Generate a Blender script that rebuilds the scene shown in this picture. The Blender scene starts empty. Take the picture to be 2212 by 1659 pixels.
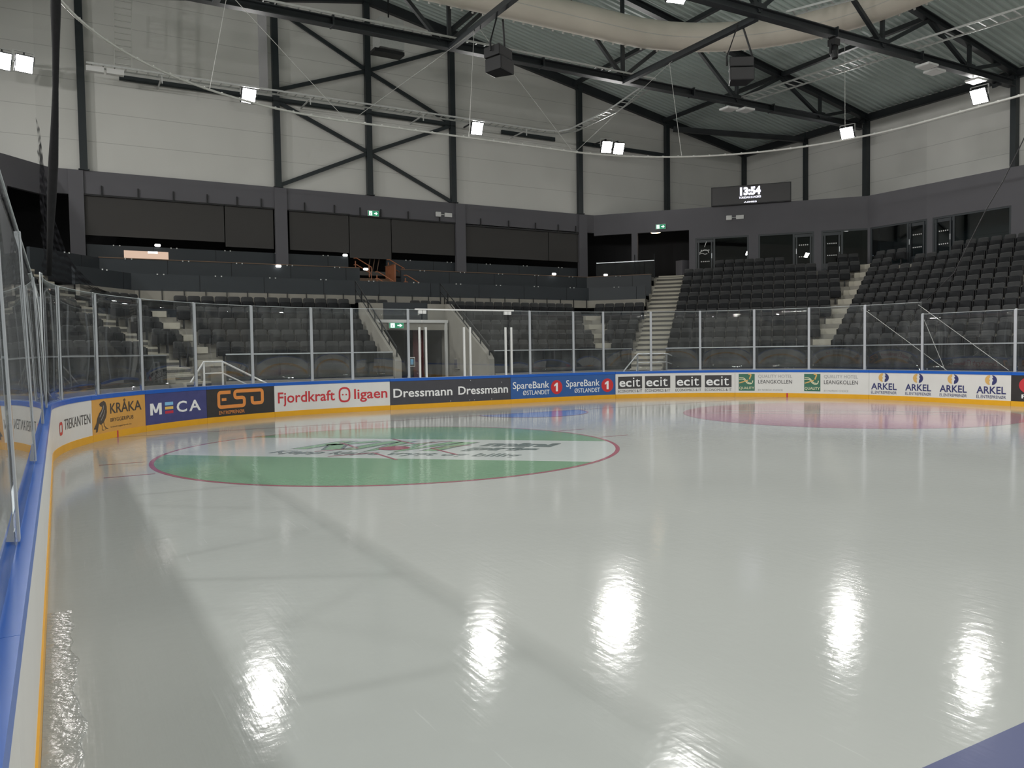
import bpy, bmesh, math, random
from mathutils import Vector, Matrix
random.seed(7)
S = bpy.context.scene
COL = S.collection
PI = math.pi

# ------------------------------------------------------------------ camera, world, exposure
IMG_W, IMG_H = 2212.0, 1659.0
F_PX = 1710.94
CAM = Vector((-12.67, -25.075, 1.933))
YAW, PITCH, ROLL = 0.5198, 0.04207, -0.01434
fw = Vector((math.sin(YAW)*math.cos(PITCH), math.cos(YAW)*math.cos(PITCH), -math.sin(PITCH)))
rt = Vector((math.cos(YAW), -math.sin(YAW), 0.0))
up = rt.cross(fw)
cr = rt*math.cos(ROLL) + up*math.sin(ROLL)
cu = -rt*math.sin(ROLL) + up*math.cos(ROLL)
cd = bpy.data.cameras.new('camera')
cam = bpy.data.objects.new('camera', cd)
COL.objects.link(cam)
cd.sensor_fit = 'HORIZONTAL'
cd.sensor_width = 36.0
cd.lens = F_PX/IMG_W*36.0
cd.clip_start, cd.clip_end = 0.02, 400
cam.matrix_world = Matrix(((cr.x, cu.x, -fw.x, CAM.x), (cr.y, cu.y, -fw.y, CAM.y), (cr.z, cu.z, -fw.z, CAM.z), (0, 0, 0, 1)))
S.camera = cam

def in_frame(p, m=40):
    d = Vector(p) - CAM
    z = d.dot(fw)
    if z < 0.5: return False
    x = 1106 + F_PX*d.dot(cr)/z
    y = 829.5 - F_PX*d.dot(cu)/z
    return -m < x < IMG_W+m and -m < y < IMG_H+m

world = bpy.data.worlds.new('world')
S.world = world
world.use_nodes = True
world.node_tree.nodes['Background'].inputs[0].default_value = (0.6, 0.7, 0.8, 1)
world.node_tree.nodes['Background'].inputs[1].default_value = 0.02
S.view_settings.view_transform = 'Standard'
S.view_settings.look = 'None'
S.view_settings.gamma = 1.0
S.view_settings.exposure = 0.42
S.view_settings.use_curve_mapping = False
S.cycles.max_bounces = 8
S.cycles.diffuse_bounces = 4
S.cycles.glossy_bounces = 4
S.cycles.transparent_max_bounces = 40
S.cycles.sample_clamp_indirect = 4.0
S.cycles.use_denoising = True
LAMP = 24.0             # radiance of the floodlight lenses
BEAM = 1.0              # scales the power (W) of every floodlight beam

# ------------------------------------------------------------------ materials
def nmat(name):
    m = bpy.data.materials.new(name)
    m.use_nodes = True
    nt = m.node_tree
    nt.nodes.clear()
    out = nt.nodes.new('ShaderNodeOutputMaterial')
    return m, nt, out
def mat(name, col, rough=0.5, metal=0.0, var=0.12, scale=3.0, spec=0.5, bump=0.0, stretch=(1, 1, 1)):
    m, nt, out = nmat(name)
    b = nt.nodes.new('ShaderNodeBsdfPrincipled')
    b.inputs['Roughness'].default_value = rough
    b.inputs['Metallic'].default_value = metal
    b.inputs['Specular IOR Level'].default_value = spec
    tc = nt.nodes.new('ShaderNodeTexCoord')
    mp = nt.nodes.new('ShaderNodeMapping')
    mp.inputs['Scale'].default_value = stretch
    nz = nt.nodes.new('ShaderNodeTexNoise')
    nz.inputs['Scale'].default_value = scale
    nz.inputs['Detail'].default_value = 4
    mx = nt.nodes.new('ShaderNodeMix')
    mx.data_type = 'RGBA'
    c = Vector(col)
    mx.inputs[6].default_value = (*(c*(1-var)), 1)
    mx.inputs[7].default_value = (*(c*(1+var)), 1)
    nt.links.new(tc.outputs['Object'], mp.inputs[0])
    nt.links.new(mp.outputs[0], nz.inputs['Vector'])
    nt.links.new(nz.outputs['Fac'], mx.inputs[0])
    nt.links.new(mx.outputs[2], b.inputs['Base Color'])
    if bump > 0:
        bp = nt.nodes.new('ShaderNodeBump')
        bp.inputs['Strength'].default_value = bump
        bp.inputs['Distance'].default_value = 0.02
        nt.links.new(nz.outputs['Fac'], bp.inputs['Height'])
        nt.links.new(bp.outputs[0], b.inputs['Normal'])
    nt.links.new(b.outputs[0], out.inputs[0])
    return m
def emis(name, col, strength):
    m, nt, out = nmat(name)
    e = nt.nodes.new('ShaderNodeEmission')
    e.inputs[0].default_value = (*col, 1)
    e.inputs[1].default_value = strength
    nt.links.new(e.outputs[0], out.inputs[0])
    return m
def glass(name, tint=(0.955, 0.965, 0.965), haze=0.008, rough=0.0, ior=1.5, dirt=0.025, tone=(0.75, 0.78, 0.8), scuff=0.0):
    m, nt, out = nmat(name)
    tr = nt.nodes.new('ShaderNodeBsdfTransparent')
    tr.inputs[0].default_value = (*tint, 1)
    gl = nt.nodes.new('ShaderNodeBsdfGlossy')
    gl.inputs['Roughness'].default_value = rough
    fr = nt.nodes.new('ShaderNodeFresnel')
    fr.inputs[0].default_value = ior
    df = nt.nodes.new('ShaderNodeBsdfDiffuse')
    df.inputs[0].default_value = (*tone, 1)
    tc = nt.nodes.new('ShaderNodeTexCoord')
    mp = nt.nodes.new('ShaderNodeMapping')
    mp.inputs['Scale'].default_value = (1.5, 1.5, 0.5)
    nz = nt.nodes.new('ShaderNodeTexNoise')
    nz.inputs['Scale'].default_value = 2.2
    nz.inputs['Detail'].default_value = 6
    ma = nt.nodes.new('ShaderNodeMapRange')
    ma.inputs[1].default_value = 0.45
    ma.inputs[2].default_value = 0.75
    ma.inputs[3].default_value = haze
    ma.inputs[4].default_value = haze + dirt
    m1 = nt.nodes.new('ShaderNodeMixShader')
    m2 = nt.nodes.new('ShaderNodeMixShader')
    L = nt.links.new
    L(tc.outputs['Object'], mp.inputs[0]); L(mp.outputs[0], nz.inputs['Vector'])
    L(nz.outputs['Fac'], ma.inputs[0]); hz = ma.outputs[0]
    if scuff:       # fine scratches: the slanter the look through them, the more of them lie in the way
        ge0 = nt.nodes.new('ShaderNodeNewGeometry')
        dt = nt.nodes.new('ShaderNodeVectorMath'); dt.operation = 'DOT_PRODUCT'
        L(ge0.outputs['Normal'], dt.inputs[0]); L(ge0.outputs['Incoming'], dt.inputs[1])
        ab = nt.nodes.new('ShaderNodeMath'); ab.operation = 'ABSOLUTE'; L(dt.outputs['Value'], ab.inputs[0])
        mxx = nt.nodes.new('ShaderNodeMath'); mxx.operation = 'MAXIMUM'; mxx.inputs[1].default_value = 0.04; L(ab.outputs[0], mxx.inputs[0])
        dv = nt.nodes.new('ShaderNodeMath'); dv.operation = 'DIVIDE'; L(hz, dv.inputs[0]); L(mxx.outputs[0], dv.inputs[1])
        mn = nt.nodes.new('ShaderNodeMath'); mn.operation = 'MINIMUM'; mn.inputs[1].default_value = scuff; L(dv.outputs[0], mn.inputs[0]); hz = mn.outputs[0]
        tl = nt.nodes.new('ShaderNodeBsdfTranslucent'); tl.inputs[0].default_value = (*tone, 1)
        ms = nt.nodes.new('ShaderNodeMixShader'); L(df.outputs[0], ms.inputs[1]); L(tl.outputs[0], ms.inputs[2]); df = ms
    L(hz, m1.inputs[0])
    L(tr.outputs[0], m1.inputs[1]); L(df.outputs[0], m1.inputs[2])
    ge = nt.nodes.new('ShaderNodeNewGeometry')      # both faces of a pane reflect alike
    ir = nt.nodes.new('ShaderNodeMapRange'); ir.inputs[3].default_value = ior; ir.inputs[4].default_value = 1.0/ior
    L(ge.outputs['Backfacing'], ir.inputs[0]); L(ir.outputs[0], fr.inputs[0])
    L(fr.outputs[0], m2.inputs[0]); L(m1.outputs[0], m2.inputs[1]); L(gl.outputs[0], m2.inputs[2])
    L(m2.outputs[0], out.inputs[0])
    return m
def ice_mat(name, col, var=0.05):
    m, nt, out = nmat(name)
    L = nt.links.new
    b = nt.nodes.new('ShaderNodeBsdfPrincipled')
    b.inputs['IOR'].default_value = 1.31
    tc = nt.nodes.new('ShaderNodeTexCoord')
    n1 = nt.nodes.new('ShaderNodeTexNoise'); n1.inputs['Scale'].default_value = 0.35; n1.inputs['Detail'].default_value = 5
    n2 = nt.nodes.new('ShaderNodeTexNoise'); n2.inputs['Scale'].default_value = 9.0; n2.inputs['Detail'].default_value = 3
    mp = nt.nodes.new('ShaderNodeMapping'); mp.inputs['Rotation'].default_value = (0, 0, 0.5); mp.inputs['Scale'].default_value = (14, 0.6, 1)
    n3 = nt.nodes.new('ShaderNodeTexNoise'); n3.inputs['Scale'].default_value = 1.6; n3.inputs['Detail'].default_value = 4
    c = Vector(col)
    mx = nt.nodes.new('ShaderNodeMix'); mx.data_type = 'RGBA'
    mx.inputs[6].default_value = (*(c*(1-var)), 1); mx.inputs[7].default_value = (*(c*(1+var)), 1)
    L(tc.outputs['Object'], n1.inputs['Vector']); L(tc.outputs['Object'], n2.inputs['Vector'])
    L(tc.outputs['Object'], mp.inputs[0]); L(mp.outputs[0], n3.inputs['Vector'])
    L(n1.outputs['Fac'], mx.inputs[0])
    # worn white scratches: sparse bright streaks of the stretched noise
    sr = nt.nodes.new('ShaderNodeMapRange'); sr.inputs[1].default_value = 0.68; sr.inputs[2].default_value = 0.8; sr.inputs[3].default_value = 0.0; sr.inputs[4].default_value = 0.25
    L(n3.outputs['Fac'], sr.inputs[0])
    m2 = nt.nodes.new('ShaderNodeMix'); m2.data_type = 'RGBA'; m2.inputs[7].default_value = (0.6, 0.6, 0.6, 1)
    L(sr.outputs[0], m2.inputs[0]); L(mx.outputs[2], m2.inputs[6]); L(m2.outputs[2], b.inputs['Base Color'])
    rr = nt.nodes.new('ShaderNodeMapRange'); rr.inputs[1].default_value = 0.3; rr.inputs[2].default_value = 0.7; rr.inputs[3].default_value = 0.075; rr.inputs[4].default_value = 0.125
    L(n1.outputs['Fac'], rr.inputs[0]); L(rr.outputs[0], b.inputs['Roughness'])
    ad = nt.nodes.new('ShaderNodeMath'); ad.operation = 'MULTIPLY_ADD'; ad.inputs[1].default_value = 0.6
    L(n3.outputs['Fac'], ad.inputs[0]); L(n2.outputs['Fac'], ad.inputs[2])
    bp = nt.nodes.new('ShaderNodeBump'); bp.inputs['Strength'].default_value = 0.12; bp.inputs['Distance'].default_value = 0.012
    L(ad.outputs[0], bp.inputs['Height']); L(bp.outputs[0], b.inputs['Normal'])
    L(b.outputs[0], out.inputs[0])
    return m
def panel_wall_mat(name, col):
    # insulated sandwich panels: fine horizontal ribs and a joint every 1.15 m
    m, nt, out = nmat(name)
    L = nt.links.new
    b = nt.nodes.new('ShaderNodeBsdfPrincipled'); b.inputs['Roughness'].default_value = 0.55
    ge = nt.nodes.new('ShaderNodeNewGeometry')
    sx = nt.nodes.new('ShaderNodeSeparateXYZ')
    L(ge.outputs['Position'], sx.inputs[0])
    def fract(div):
        d = nt.nodes.new('ShaderNodeMath'); d.operation = 'DIVIDE'; d.inputs[1].default_value = div
        f = nt.nodes.new('ShaderNodeMath'); f.operation = 'FRACT'
        L(sx.outputs[2], d.inputs[0]); L(d.outputs[0], f.inputs[0]); return f
    f1 = fract(1.15)
    lt = nt.nodes.new('ShaderNodeMath'); lt.operation = 'LESS_THAN'; lt.inputs[1].default_value = 0.02
    L(f1.outputs[0], lt.inputs[0])
    nz = nt.nodes.new('ShaderNodeTexNoise'); nz.inputs['Scale'].default_value = 0.5
    L(ge.outputs['Position'], nz.inputs['Vector'])
    c = Vector(col)
    mx = nt.nodes.new('ShaderNodeMix'); mx.data_type = 'RGBA'
    mx.inputs[6].default_value = (*(c*0.94), 1); mx.inputs[7].default_value = (*(c*1.06), 1)
    L(nz.outputs['Fac'], mx.inputs[0])
    m2 = nt.nodes.new('ShaderNodeMix'); m2.data_type = 'RGBA'; m2.inputs[7].default_value = (*(c*0.72), 1)
    L(lt.outputs[0], m2.inputs[0]); L(mx.outputs[2], m2.inputs[6]); L(m2.outputs[2], b.inputs['Base Color'])
    f2 = fract(0.1)
    bp = nt.nodes.new('ShaderNodeBump'); bp.inputs['Strength'].default_value = 0.25; bp.inputs['Distance'].default_value = 0.01
    L(f2.outputs[0], bp.inputs['Height']); L(bp.outputs[0], b.inputs['Normal'])
    L(b.outputs[0], out.inputs[0])
    return m

M = {}
M['ice'] = ice_mat('ice_white', (0.335, 0.347, 0.332))
M['ice_green'] = ice_mat('ice_green_paint', (0.155, 0.262, 0.175))
M['ice_white_paint'] = ice_mat('ice_white_paint', (0.39, 0.42, 0.41))
M['ice_red'] = ice_mat('ice_red_paint', (0.28, 0.10, 0.13))
M['ice_pink'] = ice_mat('ice_pink_paint', (0.31, 0.18, 0.21))
M['ice_blue'] = ice_mat('ice_blue_paint', (0.13, 0.20, 0.40))
M['ice_blueline'] = ice_mat('ice_blue_line_paint', (0.105, 0.115, 0.20))
M['ice_grey'] = ice_mat('ice_grey_paint', (0.13, 0.16, 0.155))
M['ice_letter_green'] = ice_mat('ice_letter_green', (0.20, 0.33, 0.20))
M['board_white'] = mat('board_white_plastic', (0.66, 0.65, 0.63), 0.32, var=0.06, scale=2)
M['board_black'] = mat('board_black_vinyl', (0.035, 0.033, 0.032), 0.3, var=0.25, scale=4)
M['board_slate'] = mat('board_slate_vinyl', (0.055, 0.055, 0.065), 0.3, var=0.15, scale=4)
M['board_navy'] = mat('board_navy_vinyl', (0.055, 0.06, 0.19), 0.3, var=0.2, scale=5)
M['board_blue'] = mat('board_blue_vinyl', (0.03, 0.10, 0.30), 0.3, var=0.12, scale=4)
M['board_orange'] = mat('board_orange_vinyl', (0.62, 0.32, 0.07), 0.32, var=0.1, scale=4)
M['kick'] = mat('yellow_kick_plastic', (0.72, 0.36, 0.015), 0.3, var=0.08, scale=4)
M['cap'] = mat('blue_cap_plastic', (0.008, 0.10, 0.46), 0.3, var=0.08, scale=4)
M['alu'] = mat('brushed_aluminium', (0.62, 0.65, 0.68), 0.35, metal=0.7, var=0.08, scale=8)
M['white_paint'] = mat('white_painted_steel', (0.75, 0.75, 0.74), 0.4, var=0.04)
M['steel'] = mat('dark_steel_paint', (0.022, 0.026, 0.030), 0.45, var=0.15, scale=2)
M['steel_blue'] = mat('dark_bluegreen_steel_paint', (0.020, 0.027, 0.031), 0.45, var=0.15, scale=2)
M['galv'] = mat('galvanised_steel', (0.60, 0.61, 0.60), 0.4, metal=0.2, var=0.12, scale=10)
M['deck'] = mat('galvanised_roof_deck', (0.56, 0.64, 0.615), 0.5, metal=0.1, var=0.12, scale=0.7)
M['wall'] = panel_wall_mat('wall_sandwich_panel', (0.70, 0.695, 0.665))
M['fascia'] = mat('dark_grey_fascia_board', (0.128, 0.125, 0.140), 0.7, var=0.06, scale=1)
M['fascia_dark'] = mat('charcoal_parapet_board', (0.024, 0.031, 0.038), 0.5, var=0.1, scale=1)
M['fascia_pale'] = mat('pale_grey_sheet', (0.55, 0.54, 0.56), 0.6, var=0.05)
M['blind'] = mat('charcoal_screen_fabric', (0.060, 0.057, 0.055), 0.8, var=0.06, scale=1)
M['dark'] = mat('unlit_interior_black', (0.006, 0.006, 0.008), 0.8, var=0.1)  # darkness of the unlit rooms is put into this black
M['concrete'] = mat('grey_concrete', (0.30, 0.285, 0.25), 0.8, var=0.16, scale=2.2, bump=0.1)
M['concrete_pale'] = mat('pale_lit_step_concrete', (0.46, 0.435, 0.37), 0.8, var=0.14, scale=2.2, bump=0.1)  # pale concrete, brightened further to carry the stronger light on the steps
M['post_grey'] = mat('grey_glazing_profile', (0.40, 0.42, 0.45), 0.4, var=0.06)
M['net_black'] = mat('black_net_rope', (0.012, 0.012, 0.013), 0.8, var=0.3, scale=12, spec=0.1)
M['edge'] = mat('glass_edge_highlight', (0.50, 0.54, 0.55), 0.25, var=0.1)  # pale colour that paints the highlight along the glass edges
M['concrete_dark'] = mat('shadowed_step_concrete', (0.10, 0.096, 0.09), 0.8, var=0.16, scale=2.2)  # darker copy of the concrete with shade put into its colour
M['fabric'] = mat('charcoal_seat_fabric', (0.044, 0.045, 0.046), 0.7, var=0.2, scale=9, spec=0.2, bump=0.1)
M['fabric_pan'] = mat('black_seat_plastic', (0.012, 0.013, 0.015), 0.6, var=0.2, scale=9, spec=0.2)
M['black'] = mat('black_plastic', (0.012, 0.012, 0.014), 0.5, var=0.2)
M['blackrail'] = mat('black_painted_rail', (0.008, 0.009, 0.011), 0.4, var=0.1)
M['copper'] = mat('orange_primer_rail', (0.35, 0.13, 0.06), 0.5, var=0.15)
M['duct'] = mat('textile_duct_fabric', (0.62, 0.575, 0.50), 0.85, var=0.07, scale=1.2, stretch=(1, 1, 3))
M['rope'] = mat('white_rail_tube', (0.55, 0.55, 0.52), 0.45, var=0.15, scale=6)
M['wire'] = mat('steel_wire', (0.50, 0.50, 0.48), 0.4, metal=0.3)
M['redwall'] = mat('dark_red_banner', (0.10, 0.012, 0.014), 0.6, var=0.3, scale=5)
M['door'] = mat('dark_bluegrey_door_leaf', (0.030, 0.038, 0.045), 0.4, var=0.1)
M['wood'] = mat('pale_wood_counter', (0.17, 0.105, 0.065), 0.5, var=0.15, scale=6)
M['glass'] = glass('clear_acrylic_glass')
M['glass_near'] = glass('scuffed_acrylic_glass', tint=(0.95, 0.965, 0.97), haze=0.008, dirt=0.05, rough=0.004, scuff=0.30)
M['glass_dark'] = glass('smoked_balustrade_glass', tint=(0.30, 0.33, 0.35), haze=0.02, dirt=0.02)
M['glass_window'] = glass('dark_window_glass', tint=(0.45, 0.5, 0.52), haze=0.0, dirt=0.0)
M['lamp'] = emis('led_flood_lens', (1.0, 0.985, 0.95), LAMP)
M['lamp_soft'] = emis('led_panel_lens', (1.0, 0.97, 0.9), 5.0)
M['lamp_warm'] = emis('warm_ceiling_disc', (1.0, 0.72, 0.45), 6.0)
M['spot_white'] = emis('small_white_spot', (1.0, 0.98, 0.95), 4.0)
M['led_text'] = emis('led_display_digits', (0.85, 0.85, 1.0), 1.6)
M['exit_green'] = emis('exit_sign_green', (0.05, 0.35, 0.18), 0.6)
M['exit_white'] = emis('exit_sign_white', (0.8, 1.0, 0.9), 1.2)
for k, c in dict(i_black=(0.03, 0.03, 0.03), i_white=(0.80, 0.80, 0.80), i_red=(0.52, 0.035, 0.045), i_rred=(0.55, 0.03, 0.035),
                 i_orange=(0.72, 0.26, 0.06), i_navy=(0.035, 0.04, 0.14), i_grey=(0.28, 0.28, 0.28), i_green=(0.045, 0.15, 0.10),
                 i_gold=(0.62, 0.38, 0.12), i_cream=(0.7, 0.66, 0.45), i_sky=(0.22, 0.5, 0.75), i_yellow=(0.75, 0.5, 0.12), i_dred=(0.5, 0.03, 0.06),
                 i_dark=(0.045, 0.042, 0.045), i_brown=(0.06, 0.05, 0.04), i_dgrey=(0.07, 0.075, 0.08)).items():
    M[k] = mat('ink_'+k[2:], c, 0.35, var=0.05, scale=6)
def net_mat():
    m, nt, out = nmat('fine_black_net')
    a = nt.nodes.new('ShaderNodeBsdfTransparent')
    b = nt.nodes.new('ShaderNodeBsdfDiffuse'); b.inputs[0].default_value = (0.02, 0.02, 0.02, 1)
    tc = nt.nodes.new('ShaderNodeTexCoord')
    nz = nt.nodes.new('ShaderNodeTexNoise'); nz.inputs['Scale'].default_value = 0.6
    mr = nt.nodes.new('ShaderNodeMapRange'); mr.inputs[3].default_value = 0.02; mr.inputs[4].default_value = 0.08
    mx = nt.nodes.new('ShaderNodeMixShader')
    nt.links.new(tc.outputs['Object'], nz.inputs['Vector']); nt.links.new(nz.outputs['Fac'], mr.inputs[0]); nt.links.new(mr.outputs[0], mx.inputs[0])
    nt.links.new(a.outputs[0], mx.inputs[1]); nt.links.new(b.outputs[0], mx.inputs[2]); nt.links.new(mx.outputs[0], out.inputs[0])
    return m
M['net'] = net_mat()
def fold_mat():
    m, nt, out = nmat('gathered_black_net')
    a = nt.nodes.new('ShaderNodeBsdfTransparent')
    b = nt.nodes.new('ShaderNodeBsdfDiffuse'); b.inputs[0].default_value = (0.015, 0.015, 0.017, 1)
    tc = nt.nodes.new('ShaderNodeTexCoord')
    wv = nt.nodes.new('ShaderNodeTexWave'); wv.bands_direction = 'Z'; wv.inputs['Scale'].default_value = 2.2; wv.inputs['Distortion'].default_value = 3.0
    mr = nt.nodes.new('ShaderNodeMapRange'); mr.inputs[3].default_value = 0.15; mr.inputs[4].default_value = 0.75
    mx = nt.nodes.new('ShaderNodeMixShader')
    nt.links.new(tc.outputs['Object'], wv.inputs['Vector']); nt.links.new(wv.outputs['Fac'], mr.inputs[0]); nt.links.new(mr.outputs[0], mx.inputs[0])
    nt.links.new(a.outputs[0], mx.inputs[1]); nt.links.new(b.outputs[0], mx.inputs[2]); nt.links.new(mx.outputs[0], out.inputs[0])
    return m
M['net_fold'] = fold_mat()

# ------------------------------------------------------------------ mesh helpers
class MB:
    def __init__(s): s.v = []; s.f = []; s.sm = False
    def add(s, vs, fs):
        o = len(s.v); s.v += [Vector(v) for v in vs]; s.f += [tuple(i+o for i in f) for f in fs]; return s
    def box(s, a, b):
        x0, y0, z0 = a; x1, y1, z1 = b
        return s.add([(x0, y0, z0), (x1, y0, z0), (x1, y1, z0), (x0, y1, z0), (x0, y0, z1), (x1, y0, z1), (x1, y1, z1), (x0, y1, z1)],
                     [(0, 3, 2, 1), (4, 5, 6, 7), (0, 1, 5, 4), (1, 2, 6, 5), (2, 3, 7, 6), (3, 0, 4, 7)])
    def frame(s, p0, p1, upv=(0, 0, 1)):
        d = (Vector(p1)-Vector(p0)).normalized()
        u = Vector(upv)
        if abs(d.dot(u)) > 0.98: u = Vector((0, 1, 0)) if abs(d.y) < 0.9 else Vector((1, 0, 0))
        a = d.cross(u).normalized(); return a, a.cross(d).normalized(), d
    def bar(s, p0, p1, w, h, upv=(0, 0, 1)):
        a, b, d = s.frame(p0, p1, upv); a = a*w/2; b = b*h/2; p0 = Vector(p0); p1 = Vector(p1)
        return s.add([p0-a-b, p0+a-b, p0+a+b, p0-a+b, p1-a-b, p1+a-b, p1+a+b, p1-a+b],
                     [(0, 3, 2, 1), (4, 5, 6, 7), (0, 1, 5, 4), (1, 2, 6, 5), (2, 3, 7, 6), (3, 0, 4, 7)])
    def ibeam(s, p0, p1, w, h, tf=0.03, tw=0.02):
        a, b, d = s.frame(p0, p1); p0 = Vector(p0); p1 = Vector(p1)
        for off, ww, hh in ((h/2-tf/2, w, tf), (-h/2+tf/2, w, tf), (0, tw, h-2*tf)):
            s.bar(p0+b*off, p1+b*off, ww, hh)
        return s
    def tube(s, pts, r, n=8, closed=False):
        pts = [Vector(p) for p in pts]; m = len(pts); vs = []; fs = []
        for i, p in enumerate(pts):
            if closed: d = pts[(i+1) % m]-pts[i-1]
            else: d = pts[min(i+1, m-1)]-pts[max(i-1, 0)]
            d.normalize(); u = Vector((0, 0, 1))
            if abs(d.z) > 0.95: u = Vector((1, 0, 0))
            a = d.cross(u).normalized(); b = a.cross(d)
            rr = r[i] if isinstance(r, (list, tuple)) else r
            for k in range(n):
                t = 2*PI*k/n; vs.append(p+(a*math.cos(t)+b*math.sin(t))*rr)
        for i in range(m if closed else m-1):
            for k in range(n):
                j = (i+1) % m; fs.append((i*n+k, i*n+(k+1) % n, j*n+(k+1) % n, j*n+k))
        if not closed: fs += [tuple(range(n))[::-1], tuple((m-1)*n+k for k in range(n))]
        return s.add(vs, fs)
    def prism(s, poly, axis, a, b):
        # poly: 2D points; extruded along axis from a to b ('x': (y,z), 'y': (x,z), 'z': (x,y))
        def P(q, h): return {'x': (h, q[0], q[1]), 'y': (q[0], h, q[1]), 'z': (q[0], q[1], h)}[axis]
        n = len(poly)
        return s.add([P(q, a) for q in poly]+[P(q, b) for q in poly],
                     [tuple(range(n))[::-1], tuple(range(n, 2*n))]+[(i, (i+1) % n, n+(i+1) % n, n+i) for i in range(n)])
    def slab(s, c, w, h, t, r, seg=3, tilt=0.0):
        # cushion: rounded rectangle in xz, thickness in y, softened front and back edges
        pl = []
        for cx, cz, a0 in ((w/2-r, h/2-r, 0), (-w/2+r, h/2-r, PI/2), (-w/2+r, -h/2+r, PI), (w/2-r, -h/2+r, 1.5*PI)):
            for i in range(seg+1):
                a = a0+PI/2*i/seg; pl.append((cx+r*math.cos(a), cz+r*math.sin(a)))
        n = len(pl); rings = ((-t/2, 0.90), (-t/2+t*0.28, 1.0), (t/2-t*0.28, 1.0), (t/2, 0.92)); vs = []; fs = []
        ct, st = math.cos(tilt), math.sin(tilt)
        for y, k in rings:
            for x, z in pl:
                X, Y, Z = x*k, y, z*k
                vs.append(Vector(c)+Vector((X, Y*ct+Z*st, Z*ct-Y*st)))
        for q in range(3):
            for i in range(n): fs.append((q*n+i, q*n+(i+1) % n, (q+1)*n+(i+1) % n, (q+1)*n+i))
        fs += [tuple(range(n))[::-1], tuple(3*n+i for i in range(n))]
        return s.add(vs, fs)
    def mesh(s, name, m, org=(0, 0, 0), smooth=False):
        me = bpy.data.meshes.new(name)
        o = Vector(org)
        me.from_pydata([tuple(v-o) for v in s.v], [], s.f)
        bm = bmesh.new(); bm.from_mesh(me); bmesh.ops.recalc_face_normals(bm, faces=bm.faces); bm.to_mesh(me); bm.free()
        me.materials.append(M[m] if isinstance(m, str) else m)
        if smooth:
            for pl in me.polygons: pl.use_smooth = True
        me.update(); return me
    def build(s, name, m, parent=None, smooth=False, bevel=0.0, org=None):
        if org is None:
            if parent is not None:
                root = parent
                while root.parent is not None: root = root.parent
                org = root.location
            else:
                lo = [min(v[i] for v in s.v) for i in range(3)]; hi = [max(v[i] for v in s.v) for i in range(3)]
                org = ((lo[0]+hi[0])/2, (lo[1]+hi[1])/2, lo[2])
        org = Vector(org)
        me = s.mesh(name, m, org, smooth)
        o = bpy.data.objects.new(name, me); COL.objects.link(o)
        if parent is not None: o.parent = parent
        else: o.location = org; o.matrix_world = Matrix.Translation(org)
        if bevel:
            b = o.modifiers.new('bevel', 'BEVEL'); b.width = bevel; b.segments = 2; b.limit_method = 'ANGLE'
        return o
def tag(o, label, cat, group=None, kind=None):
    o['label'] = label; o['category'] = cat
    if group: o['group'] = group
    if kind: o['kind'] = kind
    return o
def thing(name, loc, label, cat, group=None):
    o = bpy.data.objects.new(name, None); COL.objects.link(o)
    o.empty_display_size = 0.1
    o.location = loc; o.matrix_world = Matrix.Translation(Vector(loc))
    return tag(o, label, cat, group)
def struct(mb, name, m, label=None, **k):
    o = mb.build(name, m, **k); o['kind'] = 'structure'
    if label: o['label'] = label
    return o
ORD = ['first', 'second', 'third', 'fourth', 'fifth', 'sixth', 'seventh', 'eighth', 'ninth', 'tenth', 'eleventh', 'twelfth', 'thirteenth',
       'fourteenth', 'fifteenth', 'sixteenth', 'seventeenth', 'eighteenth', 'nineteenth', 'twentieth', 'twenty-first', 'twenty-second', 'twenty-third', 'twenty-fourth', 'twenty-fifth', 'twenty-sixth', 'twenty-seventh', 'twenty-eighth', 'twenty-ninth', 'thirtieth']

# text outlines (built-in font) as flat 2D triangles scaled to the unit box
_tc = {}
def text2d(s, weight=0.0, spacing=1.0):
    key = (s, weight, spacing)
    if key in _tc: return _tc[key]
    cu_ = bpy.data.curves.new('t', 'FONT'); cu_.body = s; cu_.offset = weight; cu_.space_character = spacing; cu_.resolution_u = 3
    ob = bpy.data.objects.new('t', cu_); COL.objects.link(ob)
    dg = bpy.context.evaluated_depsgraph_get(); dg.update()
    me = bpy.data.meshes.new_from_object(ob.evaluated_get(dg))
    vs = [(v.co.x, v.co.y) for v in me.vertices]; fs = [tuple(p.vertices) for p in me.polygons]
    bpy.data.objects.remove(ob); bpy.data.curves.remove(cu_); bpy.data.meshes.remove(me)
    x0 = min(v[0] for v in vs); x1 = max(v[0] for v in vs); y0 = min(v[1] for v in vs); y1 = max(v[1] for v in vs)
    _tc[key] = ([((x-x0)/(x1-x0), (y-y0)/(y1-y0)) for x, y in vs], fs)
    return _tc[key]
def disc2d(cx, cy, rx, ry=None, n=28, a0=0, a1=2*PI):
    ry = ry or rx
    return [(cx+rx*math.cos(a0+(a1-a0)*i/n), cy+ry*math.sin(a0+(a1-a0)*i/n)) for i in range(n if a1-a0 > 6.28 else n+1)]
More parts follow.
